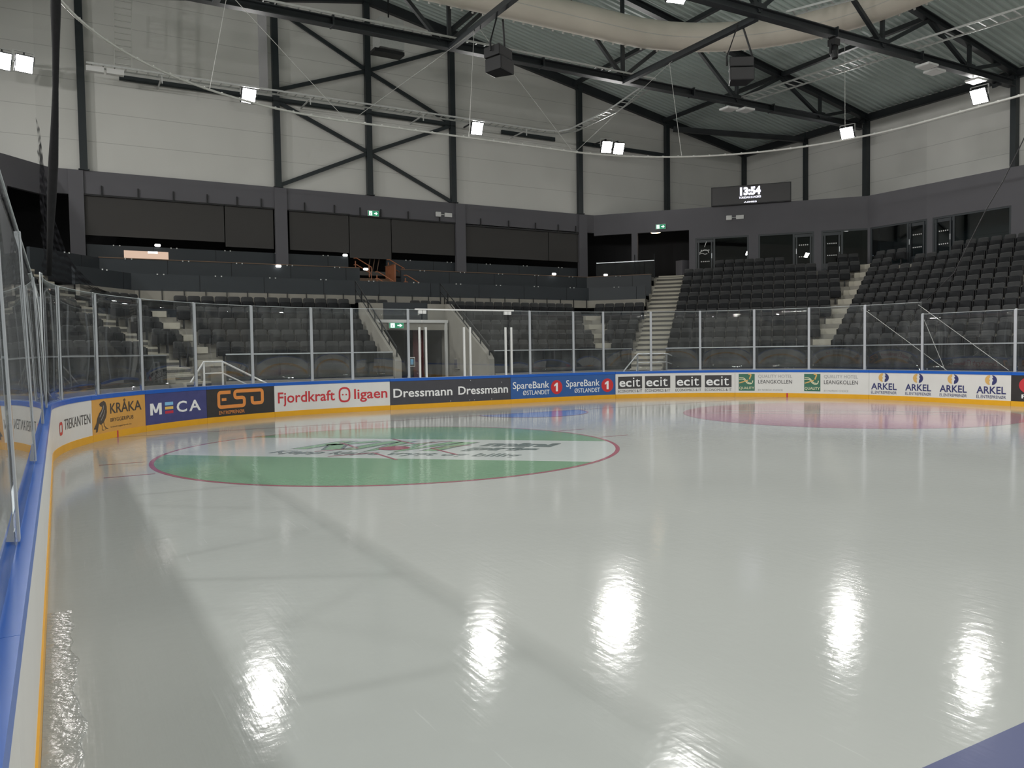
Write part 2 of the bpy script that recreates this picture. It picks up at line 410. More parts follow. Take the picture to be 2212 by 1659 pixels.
def ribbon2d(pts, w, closed=False, aspect=1.0):
    # stroke of width w along a polyline; returns quads
    P = [Vector((x, y*aspect)) for x, y in pts]; n = len(P); vs = []; fs = []
    for i in range(n):
        if closed: d0 = (P[i]-P[i-1]).normalized(); d1 = (P[(i+1) % n]-P[i]).normalized()
        else:
            d0 = (P[i]-P[i-1]).normalized() if i else (P[1]-P[0]).normalized()
            d1 = (P[i+1]-P[i]).normalized() if i < n-1 else d0
        nn = Vector((-(d0+d1).y, (d0+d1).x)).normalized(); c = max(0.6, nn.dot(Vector((-d0.y, d0.x))))
        vs += [P[i]+nn*w/2/c, P[i]-nn*w/2/c]
    for i in range(n if closed else n-1):
        j = (i+1) % n; fs.append((2*i, 2*i+1, 2*j+1, 2*j))
    return [(v.x, v.y/aspect) for v in vs], fs
def roundpath(pts, r, seg=4, aspect=1.0, closed=False):
    P = [Vector((x, y*aspect)) for x, y in pts]; out = []; n = len(P)
    for i in range(n):
        if not closed and i in (0, n-1): out.append(P[i]); continue
        a, b, c = P[i-1], P[i], P[(i+1) % n]
        ra = min(r, (a-b).length/2, (c-b).length/2); q0 = b+(a-b).normalized()*ra; q1 = b+(c-b).normalized()*ra
        for k in range(seg+1):
            t = k/seg; out.append(q0*(1-t)**2+b*2*t*(1-t)+q1*t*t)
    return [(v.x, v.y/aspect) for v in out]

# ------------------------------------------------------------------ rink outline
HW, RC, HB = 12.816, 8.476, 1.047
LARC = RC*PI/2
def rink(t, off=0.0):
    """point on the board line at arc length t from the middle of the end, off = metres outward"""
    s = 1 if t >= 0 else -1; a = abs(t); e = HW-RC
    if a <= e: return Vector((s*a, off, 0)), Vector((0, 1, 0))
    a -= e
    if a <= LARC:
        th = a/RC; n = Vector((s*math.sin(th), math.cos(th), 0))
        return Vector((s*e, -RC, 0))+n*(RC+off), n
    return Vector((s*(HW+off), -RC-(a-LARC), 0)), Vector((s, 0, 0))
def trange(a, b, step=0.35):
    n = max(1, int(math.ceil((b-a)/step))); return [a+(b-a)*i/n for i in range(n+1)]
def strip(mb, a, b, o0, o1, z0, z1, step=0.35):
    """solid strip along the rink between arc lengths a,b, offsets o0..o1, heights z0..z1"""
    T = trange(a, b, step); vs = []; fs = []
    for t in T:
        p0, _ = rink(t, o0); p1, _ = rink(t, o1)
        vs += [(p0.x, p0.y, z0), (p1.x, p1.y, z0), (p1.x, p1.y, z1), (p0.x, p0.y, z1)]
    for i in range(len(T)-1):
        k = 4*i
        for q in range(4): fs.append((k+q, k+(q+1) % 4, k+4+(q+1) % 4, k+4+q))
    fs += [(0, 1, 2, 3), (len(vs)-4, len(vs)-1, len(vs)-2, len(vs)-3)]
    mb.add(vs, fs)
def onboard(mb, vs, fs, d=0.006):
    """flat print: (t, z) points laid on the inner face of the boards"""
    out = []
    for t, z in vs:
        p, n = rink(t, -d); out.append((p.x, p.y, z))
    mb.add(out, fs)
Z0, Z1 = 0.158, 0.958            # printed face between the yellow kick strip and the blue cap
def btext(mb, s, t0, t1, z0, z1, weight=0.0, spacing=1.0, d=0.006):
    v, f = text2d(s, weight, spacing); onboard(mb, [(t0+(t1-t0)*x, z0+(z1-z0)*y) for x, y in v], f, d)
def bpoly(mb, pts, d=0.005):
    onboard(mb, pts, [tuple(range(len(pts)))], d)
def brect(mb, t0, t1, z0, z1, d=0.005):
    T = trange(t0, t1, 0.3); vs = [(t, z0) for t in T]+[(t, z1) for t in T]; n = len(T)
    onboard(mb, vs, [(i, i+1, n+i+1, n+i) for i in range(n-1)], d)
def zz(v): return Z0+(Z1-Z0)*v

# ------------------------------------------------------------------ ice and floor
ice = MB()
e = HW-RC; out_ = []
for t in trange(-21, 21, 0.4): out_.append(rink(t)[0])
far = [Vector((x, -60-y, 0)) for x, y in [(p.x, p.y) for p in out_]]
poly = out_+far[::-1]
ice.add([tuple(p) for p in poly], [tuple(range(len(poly)))])
struct(ice, 'floor', 'ice', 'pale grey ice sheet of the rink', org=(0, 0, 0))
slab = MB().box((-32, -78, -0.3), (32, 18, -0.012))
struct(slab, 'floor', 'concrete', 'grey concrete slab round the rink', org=(0, 0, -0.3))

def flat(pts, z): return [(x, y, z) for x, y in pts]
def decal(name, polys, m, z, label, cat='ice marking', group=None):
    b = MB()
    for vs, fs in polys: b.add(flat(vs, z), fs)
    o = b.build(name, m)
    return tag(o, label, cat, group)
def arcband(cx, cy, r0, r1, a0=0, a1=2*PI, n=96):
    vs = []
    for i in range(n+1):
        a = a0+(a1-a0)*i/n; vs += [(cx+r0*math.cos(a), cy+r0*math.sin(a)), (cx+r1*math.cos(a), cy+r1*math.sin(a))]
    return vs, [(2*i, 2*i+1, 2*i+3, 2*i+2) for i in range(n)]
def rect(x0, y0, x1, y1): return [(x0, y0), (x1, y0), (x1, y1), (x0, y1)], [(0, 1, 2, 3)]
FX, FY = 6.85, -10.1
# left circle: green discs either side of a white band, turned 42 degrees
LU = Vector((0.741, -0.671)); LV = Vector((0.671, 0.741)); LC = Vector((-FX, FY))
def lg(u, v): p = LC+LU*u+LV*v; return (p.x, p.y)
def cap_seg(v0, up_):
    r = 4.42; a = math.asin(v0/r); A = []
    for i in range(49):
        t = a+(PI-2*a)*i/48 if up_ else (PI-a)+(2*a+PI)*i/48
        A.append(lg(r*math.cos(t), r*math.sin(t)))
    return A, [tuple(range(len(A)))]
th = thing('face_off_circle', (-FX, FY, 0.0), 'large green and white advertising face-off circle painted in the near left ice', 'ice marking')
def dpart(name, polys, m, z, par):
    b = MB()
    for vs, fs in polys: b.add(flat(vs, z), fs)
    return b.build(name, m, par)
dpart('circle_line', [arcband(-FX, FY, 4.42, 4.5)], 'ice_red', 0.002, th)
dpart('green_field', [cap_seg(1.62, True), cap_seg(-1.47, False)], 'ice_green', 0.003, th)
wb = [lg(4.42*math.cos(t), 4.42*math.sin(t)) for t in [math.asin(-1.47/4.42)+(math.asin(1.62/4.42)-math.asin(-1.47/4.42))*i/12 for i in range(13)]]
wb += [lg(-4.42*math.cos(t), 4.42*math.sin(t)) for t in [math.asin(1.62/4.42)+(math.asin(-1.47/4.42)-math.asin(1.62/4.42))*i/12 for i in range(13)]]
dpart('white_band', [(wb, [tuple(range(len(wb)))])], 'ice_white_paint', 0.003, th)
def ltext(s, u0, u1, v0, v1, weight=0.0, slant=0.0):
    v, f = text2d(s, weight); return [lg(u0+(u1-u0)*x+slant*y, v0+(v1-v0)*y) for x, y in v], f
KW = [[(.06, 0), (.06, 1)], [(.13, .45), (.62, 1)], [(.22, .6), (.66, 0)], [(.92, 0), (.92, 1)], [(1.17, 1), (1.38, 0), (1.62, .85), (1.86, 0), (2.07, 1)], [(2.32, 0), (2.32, 1)]]
def kiwi(w):
    out = []
    for st in KW:
        v, f = ribbon2d([(x*1.22, y*1.5) for x, y in st], w); out.append(([lg(-2.0+x+.30*y, -.33+y) for x, y in v], f))
    return out
for q in kiwi(.40): dpart('letter_outline', [q], 'ice_grey', .0045, th)
for q in kiwi(.27): dpart('letter', [q], 'ice_letter_green', .0055, th)
for q in (ltext('mini', 1.62, 3.1, 0.5, 1.15, 0.06, 0.15), ltext('pris', 1.45, 2.85, -0.3, 0.4, 0.06, 0.15), ltext('Kjapp kjapt, trygt og billig', -2.25, 2.7, -1.15, -0.58, 0.02, 0.1)): dpart('lettering', [q], 'ice_grey', 0.005, th)
dpart('face_off_spot', [(disc2d(-FX, FY, 0.32, n=32), [tuple(range(32))])], 'ice_red', 0.007, th)
lm = []
for sx in (-1, 1):
    for sy in (-1, 1):
        x, y = -FX+sx*0.6, FY+sy*0.45
        lm += [rect(min(x, x+sx*0.9), y-0.03, max(x, x+sx*0.9), y+0.03), rect(x-0.03, min(y, y+sy*1.2), x+0.03, max(y, y+sy*1.2))]
for q in lm: dpart('restraining_mark', [q], 'ice_red', 0.006, th)
hm = []
for sx in (-1, 1):
    for sy in (-1, 1): hm.append(rect(-FX+sx*4.5-(0.75 if sx < 0 else 0), FY+sy*0.85-0.025, -FX+sx*4.5+(0.75 if sx > 0 else 0), FY+sy*0.85+0.025))
for q in hm: dpart('hash_mark', [q], 'ice_red', 0.002, th)
# right circle
th = thing('face_off_circle', (FX, FY, 0.0), 'pink-red filled face-off circle with white strips, far right by the boards', 'ice marking')
dpart('red_field', [(disc2d(FX, FY, 4.5, n=96), [tuple(range(96))])], 'ice_pink', 0.002, th)
def lr(u, v): p = Vector((FX, FY))+Vector((0.69, -0.72))*u+Vector((0.72, 0.69))*v; return (p.x, p.y)
ws = []
for v, u0, u1, w in ((0.5, -3.4, 3.2, 0.16), (-0.45, -3.8, 3.9, 0.10), (0.05, -1.5, 2.4, 0.12), (1.05, -1.2, 1.6, 0.07)):
    q = [lr(u0, v), lr(u1, v+0.2), lr(u1, v+0.2+w), lr(u0, v+w)]; ws.append((q, [(0, 1, 2, 3)]))
dpart('white_strip', ws, 'ice_white_paint', 0.004, th)
# goal crease, goal line, blue line
th = thing('goal_crease', (0, -4.0, 0.0), 'pale blue half-round goal crease with red outline on the far ice', 'ice marking')
cz = [(1.8*math.cos(PI+PI*i/32), -4.0+1.8*math.sin(PI+PI*i/32)) for i in range(33)]
dpart('crease_field', [(cz, [tuple(range(33))])], 'ice_blue', 0.002, th)
dpart('crease_line', [arcband(0, -4.0, 1.78, 1.83, PI, 2*PI, 40)], 'ice_red', 0.004, th)
gx = e+math.sqrt(RC*RC-(RC-4.0)**2)
decal('goal_line', [rect(-gx, -4.025, gx, -3.975)], 'ice_red', 0.003, 'thin red goal line across the ice in front of the far boards')
decal('zone_line', [rect(-HW+0.01, -23.22, HW-0.01, -22.92)], 'ice_blueline', 0.002, 'dark blue zone line crossing the ice at the bottom right corner')

M['slush'] = mat('frozen_slush', (0.30, 0.31, 0.295), 0.13, var=0.08, scale=22, bump=0.35)
b = MB(); vs = []; fs = []; rs = random.Random(5); nx_, ny_ = 12, 260
from mathutils import noise as _n
for j in range(ny_+1):
    y = -24.6+6.4*j/ny_; wv_ = .17+.09*_n.noise((0, y*1.1, 3))+.05*_n.noise((0, y*4, 8))
    for i in range(nx_+1):
        q = i/nx_; x = -HW+.013+wv_*q
        hgt = .010*(1-q)+.008*(1-q*q)*_n.noise((x*9, y*6, 1)) + .004
        vs.append((x, y, (hgt if i < nx_ else -.004)*min(1, (ny_-j)/90)))
for j in range(ny_):
    for i in range(nx_): k = j*(nx_+1)+i; fs.append((k, k+1, k+nx_+2, k+nx_+1))
b.add(vs, fs); tag(b.build('slush_ridge', 'slush', smooth=True), 'glistening lumpy frozen slush along the foot of the near left boards', 'slush', kind='stuff')

# ------------------------------------------------------------------ boards with printed adverts
PANEL = {}
def board(t0, t1, face, label, group='rink boards', gate=False):
    pm, _ = rink((t0+t1)/2)
    r = thing('dasher_board', (pm.x, pm.y, 0), label, 'rink board', group)
    g = 0.004
    b = MB(); strip(b, t0+g, t1-g, 0.0, 0.09, Z0, Z1); PANEL[r.name] = b.build('panel', face, r)
    b = MB(); strip(b, t0+g, t1-g, -0.012 if not gate else -0.02, 0.09, 0.0, Z0); b.build('kick_strip', 'kick', r)
    b = MB(); strip(b, t0+g, t1-g, -0.012, 0.135, Z1, HB); b.build('cap_rail', 'cap', r)
    b = MB(); strip(b, t0+g, t1-g, 0.10, 0.15, HB, HB+0.012); b.build('ledge_strip', 'alu', r)
    return r
class Split(MB):
    def __init__(s): s.list = []
    def add(s, vs, fs): s.list.append(MB().add(vs, fs)); return s
def ink(r, name, m, fn, split=True):
    if 'crow' in name or 'swoosh' in name: split = False
    b = Split() if split else MB(); fn(b)
    for q in (b.list if split else [b]): q.build(name, m, PANEL[r.name] if 'goal_line' not in name else r)

# far and left ads, read left to right
r = board(-17.25, -14.02, 'board_white', 'white rink board reading TREKANTEN at the left bend')
ink(r, 'lettering', 'i_dgrey', lambda b: btext(b, 'TREKANTEN', -15.75, -14.12, zz(.36), zz(.63)))
ink(r, 'emblem', 'i_red', lambda b: onboard(b, *ribbon2d(roundpath([(-16.18, zz(.30)), (-16.18, zz(.56)), (-15.95, zz(.56)), (-15.95, zz(.30))], .06, closed=True), .06, True)))
r = board(-14.02, -11.66, 'board_orange', 'ochre rink board with a crow and the word KRÅKA')
t0, w = -14.02, 2.36
def U(u): return t0+w*u
crow = [(.10, .95), (.17, .94), (.245, .98), (.285, .93), (.31, .78), (.305, .60), (.285, .47), (.25, .36), (.225, .30), (.185, .27), (.15, .33), (.12, .20), (.105, .06), (.065, .05), (.07, .17), (.02, .17), (.085, .33), (.10, .47), (.15, .62), (.20, .72), (.215, .80), (.19, .84), (.15, .86), (.185, .885), (.16, .90)]
crow = [(.155, .90), (.20, .955), (.25, .985), (.285, .93), (.305, .80), (.305, .62), (.285, .47), (.25, .36), (.215, .30), (.17, .27), (.14, .33), (.105, .07), (.068, .06), (.075, .16), (.025, .17), (.085, .33), (.105, .47), (.15, .62), (.20, .72), (.215, .80), (.185, .83), (.165, .83), (.17, .86)]
ink(r, 'crow_emblem', 'i_brown', lambda b: (bpoly(b, [(U(u), zz(v*.95)) for u, v in crow]),
    onboard(b, *ribbon2d([(U(.19), zz(.28)), (U(.205), zz(.19)), (U(.20), zz(.10)), (U(.24), zz(.085))], .018)),
    onboard(b, *ribbon2d([(U(.235), zz(.32)), (U(.25), zz(.2)), (U(.285), zz(.13)), (U(.32), zz(.11))], .018)), onboard(b, *ribbon2d([(U(.285), zz(.13)), (U(.26), zz(.10))], .014))))
ink(r, 'crow_highlight', 'i_grey', lambda b: (onboard(b, *ribbon2d([(U(.24), zz(.80)), (U(.23), zz(.70)), (U(.20), zz(.60)), (U(.155), zz(.48))], .03), d=.008), onboard(b, *ribbon2d([(U(.265), zz(.66)), (U(.235), zz(.52)), (U(.18), zz(.38))], .02), d=.008)))
ink(r, 'lettering', 'i_brown', lambda b: (btext(b, 'KRÅKA', U(.37), U(.935), zz(.53), zz(.93), 0.0135), btext(b, 'BRYGGERIPUB', U(.37), U(.79), zz(.285), zz(.40), 0.0045), btext(b, 'krakabryggeripub.no', U(.37), U(.75), zz(.105), zz(.16))))
ink(r, 'goal_line_mark', 'i_dred', lambda b: brect(b, -12.89, -12.83, .0, Z0, .014))
r = board(-11.66, -9.36, 'board_navy', 'navy rink board reading MECA with a tricolour E')
t0, w = -11.66, 2.30
ink(r, 'lettering', 'i_white', lambda b: (bpoly(b, [(U(.08+.195*x), zz(.30+.38*y)) for x, y in ((0, 0), (0, 1), (.27, 1), (.5, .42), (.73, 1), (1, 1), (1, 0), (.77, 0), (.77, .62), (.6, .18), (.4, .18), (.23, .62), (.23, 0))]), btext(b, 'C', U(.52), U(.685), zz(.30), zz(.68), 0.0180), btext(b, 'A', U(.72), U(.905), zz(.30), zz(.68), 0.0180)))
ink(r, 'tricolour_bar', 'i_sky', lambda b: brect(b, U(.33), U(.465), zz(.575), zz(.68)))
ink(r, 'tricolour_bar', 'i_yellow', lambda b: brect(b, U(.33), U(.465), zz(.44), zz(.53)))
ink(r, 'tricolour_bar', 'i_dred', lambda b: brect(b, U(.33), U(.465), zz(.30), zz(.39)))
r = board(-9.36, -7.0, 'board_black', 'black rink board with an orange ESO line logo')
t0, w = -9.36, 2.36
def eso(b):
    P = [(.36, .86), (.18, .86), (.18, .34), (.56, .34), (.56, .64), (.42, .64), (.42, .88), (.825, .88), (.825, .40), (.675, .40), (.675, .66)]
    P = [(U(u), zz(v)) for u, v in P]; onboard(b, *ribbon2d(roundpath(P, .085, 5), .10))
    brect(b, U(.225), U(.295), zz(.555), zz(.655)); btext(b, 'ENTREPRENØR', U(.18), U(.56), zz(.075), zz(.2), 0.0045)
ink(r, 'lettering', 'i_orange', eso)
r = board(-7.0, -3.04, 'board_white', 'long white rink board with red Fjordkraft ligaen lettering')
t0, w = -7.0, 3.96
def fj(b):
    btext(b, 'Fjordkraft', U(.03), U(.52), zz(.18), zz(.74), 0.014); btext(b, 'ligaen', U(.685), U(.975), zz(.2), zz(.74), 0.014)
    onboard(b, *ribbon2d(roundpath([(U(.56), zz(.25)), (U(.56), zz(.80)), (U(.645), zz(.80)), (U(.645), zz(.25))], .16, 5, closed=True), .06, True))
    for u in (.588, .617): bpoly(b, disc2d(U(u), zz(.53), .028, n=12))
ink(r, 'lettering', 'i_red', fj)
r = board(-3.04, 1.62, 'board_slate', 'slate gate board reading Dressmann twice under the glass doors', gate=True)
t0, w = -3.04, 4.66
ink(r, 'lettering', 'i_white', lambda b: (btext(b, 'Dressmann', U(.025), U(.495), zz(.31), zz(.68), 0.015), btext(b, 'Dressmann', U(.545), U(.975), zz(.31), zz(.68), 0.015)))
ink(r, 'screw_head', 'i_white', lambda b: [bpoly(b, disc2d(U(u), zz(v), .012, n=8)) for u, v in ((.65, .93), (.92, .8), (.64, .06), (.68, .06), (.48, .06), (.83, .06))])
r = board(1.62, 6.24, 'board_blue', 'blue rink board reading SpareBank 1 Østlandet twice')
t0, w = 1.62, 4.62
def sb(b):
    for a, q, c0, c1 in ((.02, .36, .112, .362), (.525, .852, .608, .854)):
        btext(b, 'SpareBank', U(a), U(q), zz(.36), zz(.78), 0.0054); btext(b, 'ØSTLANDET', U(c0), U(c1), zz(.16), zz(.37), 0.0054)
ink(r, 'lettering', 'i_white', sb)
ink(r, 'red_disc', 'i_rred', lambda b: [bpoly(b, disc2d(U(u), zz(.47), .255, .265)) for u in (.432, .924)])
ink(r, 'disc_numeral', 'i_white', lambda b: [bpoly(b, [(U(u-.026+.048*x), zz(.27+.41*y)) for x, y in ((.38, 0), (.38, .68), (.05, .56), (.05, .76), (.52, 1), (.78, 1), (.78, 0))], .009) for u in (.432, .924)])
r = board(6.24, 11.0, 'board_white', 'white rink board with four dark square ecit logos')
EC = ((6.35, 7.35), (7.47, 8.49), (8.70, 9.71), (9.85, 10.87))
ink(r, 'logo_block', 'i_dark', lambda b: [brect(b, a, c, zz(.27), zz(.87)) for a, c in EC])
ink(r, 'lettering', 'i_white', lambda b: [(btext(b, 'ec', a+.05, a+.56, zz(.36), zz(.66), 0.0180, d=.008), btext(b, 'it', a+.62, a+.92, zz(.36), zz(.81), 0.0000, d=.008)) for a, c in EC])
ink(r, 'lettering', 'i_dark', lambda b: [btext(b, 'ECONOMICS & IT', a, c, zz(.085), zz(.215)) for a, c in EC])
r = board(11.0, 15.9, 'board_white', 'white rink board with two green QUALITY HOTEL LEANGKOLLEN adverts')
QS = ((11.14, 11.74, 11.87, 13.12), (13.56, 14.15, 14.28, 15.5))
ink(r, 'logo_block', 'i_green', lambda b: [brect(b, a, c, zz(.10), zz(.92)) for a, c, x, y in QS])
def qsw(b):
    for a, c, x, y in QS:
        onboard(b, *ribbon2d(roundpath([(a+.01, zz(.66)), (a+.2, zz(.68)), (a+.32, zz(.44)), (c-.1, zz(.44)), (c-.07, zz(.6))], .1), .03), d=.008)
        onboard(b, *ribbon2d(roundpath([(a+.02, zz(.74)), (a+.2, zz(.74)), (a+.34, zz(.5)), (c-.14, zz(.48))], .1), .025), d=.008)
        btext(b, 'QUALITY', a+.02, c-.02, zz(.15), zz(.30), 0.0090, d=.008)
ink(r, 'swoosh', 'i_cream', qsw)
ink(r, 'swoosh', 'i_gold', lambda b: [(onboard(b, *ribbon2d(roundpath([(c-.24, zz(.91)), (c-.13, zz(.9)), (c-.2, zz(.66))], .1), .05), d=.008), onboard(b, *ribbon2d([(a+.02, zz(.48)), (a+.2, zz(.55)), (a+.35, zz(.62))], .04), d=.008)) for a, c, x, y in QS])
ink(r, 'lettering', 'i_grey', lambda b: [(btext(b, 'QUALITY HOTEL', x, y, zz(.70), zz(.88), -.006), btext(b, 'BY NORDIC CHOICE', x, x+(y-x)*.72, zz(.10), zz(.18), -.006)) for a, c, x, y in QS])
ink(r, 'lettering', 'i_dark', lambda b: [btext(b, 'LEANGKOLLEN', x, y, zz(.45), zz(.63)) for a, c, x, y in QS])
ink(r, 'goal_line_mark', 'i_dred', lambda b: brect(b, 12.91, 12.97, .0, Z0, .014))
r = board(15.9, 20.72, 'board_white', 'white rink board with four navy ARKEL adverts at the right')
AK = ((15.98, 16.9, 16.43), (17.21, 18.14, 17.67), (18.44, 19.35, 18.89), (19.66, 20.57, 20.11))
ink(r, 'lettering', 'i_navy', lambda b: [(btext(b, 'ARKEL', a, c, zz(.25), zz(.54), 0.0180), btext(b, 'EL.ENTREPRENØR', a, c, zz(.065), zz(.19))) for a, c, m in AK])
zig = [(0, 1), (.15, .55), (-.08, .35), (.16, -.15), (-.05, -.3), (0, -1)]
ink(r, 'disc_half', 'i_gold', lambda b: [bpoly(b, [(m-.03+x*.155, zz(.79)+y*.155) for x, y in disc2d(0, 0, 1, n=16, a0=PI/2, a1=1.5*PI)+[(q[0]-.12, q[1]) for q in zig[::-1][1:-1]]]) for a, c, m in AK])
ink(r, 'disc_half', 'i_navy', lambda b: [bpoly(b, [(m+.03+x*.155, zz(.79)+y*.155) for x, y in disc2d(0, 0, 1, n=16, a0=-PI/2, a1=PI/2)+[(q[0]+.12, q[1]) for q in zig[1:-1]]]) for a, c, m in AK])
r = board(20.72, 24.6, 'board_black', 'black rink board with a red ring, cut off at the right edge')
ink(r, 'ring_emblem', 'i_red', lambda b: onboard(b, *ribbon2d([(21.45+.42*math.cos(a), zz(.62)+.22*math.sin(a)) for a in [0.7+(2*PI-1.4)*i/24 for i in range(25)]], .16)))
ink(r, 'lettering', 'i_white', lambda b: btext(b, 'RI', 21.03, 21.3, zz(.12), zz(.27), 0.0090))
for i, (a, c) in enumerate(((-21.9, -17.25), (-26.6, -21.9), (-31.3, -26.6), (-36, -31.3))):
    if i < 3: board(a, c, 'board_white', ['scuffed white rink board along the left beside the bend', 'scuffed white rink board at the lower left edge of the picture', 'scuffed white rink board nearest the camera'][i])
# the unseen rest of the rink fence (it shows in the glass): plain white boards
b = MB(); strip(b, 24.6, 55, 0, .09, Z0, Z1, 2); rest = b.build('wall_boards', 'board_white'); rest['kind'] = 'structure'
b = MB(); strip(b, 24.6, 55, -.012, .09, 0, Z0, 2); q = b.build('baseboard_boards', 'kick'); q['kind'] = 'structure'
b = MB(); strip(b, 24.6, 55, -.012, .135, Z1, HB, 2); q = b.build('trim_boards', 'cap'); q['kind'] = 'structure'
def mirror_strip(o0, o1, z0, z1, nm, m):
    b = MB(); strip(b, -20, 20, o0, o1, z0, z1, 0.8); b.v = [Vector((v.x, -60-v.y, v.z)) for v in b.v]
    q = b.build(nm, m); q['kind'] = 'structure'
    b = MB(); strip(b, -55, -31.3, o0, o1, z0, z1, 2); q = b.build(nm, m); q['kind'] = 'structure'
mirror_strip(0, .09, Z0, Z1, 'wall_boards', 'board_white')
mirror_strip(-.012, .09, 0, Z0, 'baseboard_boards', 'kick')
mirror_strip(-.012, .135, Z1, HB, 'trim_boards', 'cap')

# ------------------------------------------------------------------ glass above the boards
GT, GS = 3.38, 2.97
def pane(t0, t1, ztop, label, m='glass', bulge=0.012, lean=0.0, zbot=None):
    zb = zbot or HB+0.012
    pm, _ = rink((t0+t1)/2, 0.05)
    b = MB(); nx, nz = 14, 10; vs = []; fs = []
    for side in (0, 1):
        for j in range(nz+1):
            for i in range(nx+1):
                a = i/nx; c = j/nz; t = t0+(t1-t0)*a
                k = bulge*(1-(2*a-1)**2)*(1-(2*c-1)**2)
                p, n = rink(t, 0.05-k+0.012*side+lean*c); vs.append((p.x, p.y, zb+(ztop-zb)*c))
    n1 = (nx+1)*(nz+1)
    for s_ in (0, 1):
        for j in range(nz):
            for i in range(nx):
                k = s_*n1+j*(nx+1)+i; fs.append((k, k+1, k+nx+2, k+nx+1))
    ring = [i for i in range(nx+1)]+[(j+1)*(nx+1)-1 for j in range(1, nz+1)]+[nz*(nx+1)+i for i in range(nx-1, -1, -1)]+[j*(nx+1) for j in range(nz-1, 0, -1)]
    for i in range(len(ring)):
        a, c = ring[i], ring[(i+1) % len(ring)]; fs.append((a, c, c+n1, a+n1))
    b.add(vs, fs)
    o = b.build('rink_screen', m, smooth=False)
    for pl in o.data.polygons: pl.use_smooth = len(pl.vertices) == 4 and pl.index < 2*nx*nz
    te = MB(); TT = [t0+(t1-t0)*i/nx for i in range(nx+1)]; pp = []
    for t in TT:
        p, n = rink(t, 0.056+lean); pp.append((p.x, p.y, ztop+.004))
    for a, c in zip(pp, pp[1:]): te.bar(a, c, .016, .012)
    te.build('top_edge_highlight', 'edge', o, org=o.location)  # thin pale strip paints a highlight along the top of the pane
    return tag(o, label, 'glass pane', 'rink glass panes')
def gpost(t, ztop, label, lean=0.0):
    p, n = rink(t, 0.076); tn = Vector((-n.y, n.x, 0))
    r = thing('glass_post', (p.x, p.y, HB+0.012), label, 'glass post', 'rink glass posts')
    q = p+n*lean
    b = MB(); b.bar((p.x, p.y, HB+0.012), (q.x, q.y, ztop), 0.07, 0.024, n); b.build('post_profile', 'alu', r, bevel=0.006)
    b = MB(); i0 = p-n*0.032; i1 = q-n*0.032; b.bar((i0.x, i0.y, HB+0.014), (i1.x, i1.y, ztop-0.02), 0.085, 0.01, n); b.build('glazing_strip', 'post_grey', r)
    b = MB(); b.bar(tuple(p+Vector((0, 0, HB+0.012))-tn*0.05), tuple(p+Vector((0, 0, HB+0.012))+tn*0.05), 0.1, 0.03, n); b.build('foot', 'alu', r)
    return r
PT = [(-18.35, 'tall aluminium glass post where the left bend starts'), (-15.64, 'tall glass post above the TREKANTEN board'), (-13.56, 'glass post above the crow on the ochre board'), (-11.66, 'glass post between the ochre and navy boards'), (-9.66, 'glass post above the letter A of MECA'), (-7.68, 'glass post above the right part of the ESO board'), (-5.66, 'glass post above the word Fjordkraft'), (-4.30, 'glass post above the round emblem of the long white board'), (-2.32, 'glass post just left of the glass doors')]
PT2 = [(2.5, 'glass post just right of the glass doors'), (4.44, 'glass post above the middle of the blue bank board'), (5.76, 'glass post above the second red disc of the blue board'), (7.74, 'glass post in front of the concrete stairs'), (9.68, 'glass post above the fourth ecit logo'), (11.72, 'glass post above the first green QUALITY square'), (13.72, 'glass post above the second green QUALITY square'), (15.72, 'glass post above the end of the second hotel advert'), (17.78, 'glass post where the glass steps down at the right')]
for t, l in PT+PT2[:-1]: gpost(t, 3.40, l)
gpost(17.78, 3.0, PT2[-1][1])
gpost(20.8, 3.0, 'glass post near the right edge above the fourth ARKEL advert')
gpost(23.4, 3.0, 'glass post beyond the right edge of the picture')
LP = [(-30.0, 'left glass post nearest the camera'), (-29.78+0.0, '')]
SP = [(-20.63, 'leaning glass post closest to the camera at the left edge'), (-17.28, 'second leaning glass post from the left edge'), (-12.94, 'third glass post along the left side'), (-9.04, 'last low glass post before the tall glass at left')]
def ty(y): return -(e+LARC+(-RC-y))
for y, l in SP: gpost(ty(y), 3.0, l, lean=0.05)
edges = [t for t, l in PT]
names = ['tall glass pane at the start of the left bend', 'tall glass pane above the word TREKANTEN', 'tall glass pane above the crow advert', 'tall glass pane above the left half of the MECA board', 'tall glass pane above the stair railing at left', 'tall glass pane above the start of the red lettering', 'narrow glass pane above the round emblem', 'glass pane left of the gate in front of the tunnel']
for i in range(len(edges)-1): pane(edges[i]+.03, edges[i+1]-.03, GT, names[i], bulge=[.012, .016, .014, .02, .022, .03, .026, .006][i])
pane(-2.29, -1.84, GT, 'narrow glass strip between last post and the glass doors', bulge=.003)
pane(1.60, 2.47, GT, 'glass strip right of the glass doors', bulge=.004)
edges = [t for t, l in PT2]
names = ['glass pane above the first bank advert', 'narrow glass pane above the second bank advert', 'glass pane over the left part of the stair railing', 'glass pane over the right part of the stair railing', 'glass pane above the first hotel advert', 'glass pane between the two green squares', 'glass pane above the second hotel advert', 'last tall glass pane before the step at right']
for i in range(len(edges)-1): pane(edges[i]+.03, edges[i+1]-.03, GT, names[i], bulge=[.012, .02, .018, .022, .03, .03, .03, .028][i])
pane(17.81, 20.77, GS, 'low glass pane above the last two ARKEL adverts', bulge=.006)
pane(20.83, 23.37, GS, 'low glass pane at the right edge of the picture', bulge=.006)
yy = [-24.3]+[y for y, l in SP]+[-8.25]
names = ['scuffed glass pane beside the camera at the left edge', 'scuffed glass pane between the two nearest leaning posts', 'scuffed long glass pane in the middle of the left side', 'scuffed glass pane before the last low post', 'short scuffed glass pane at the step up to tall glass']
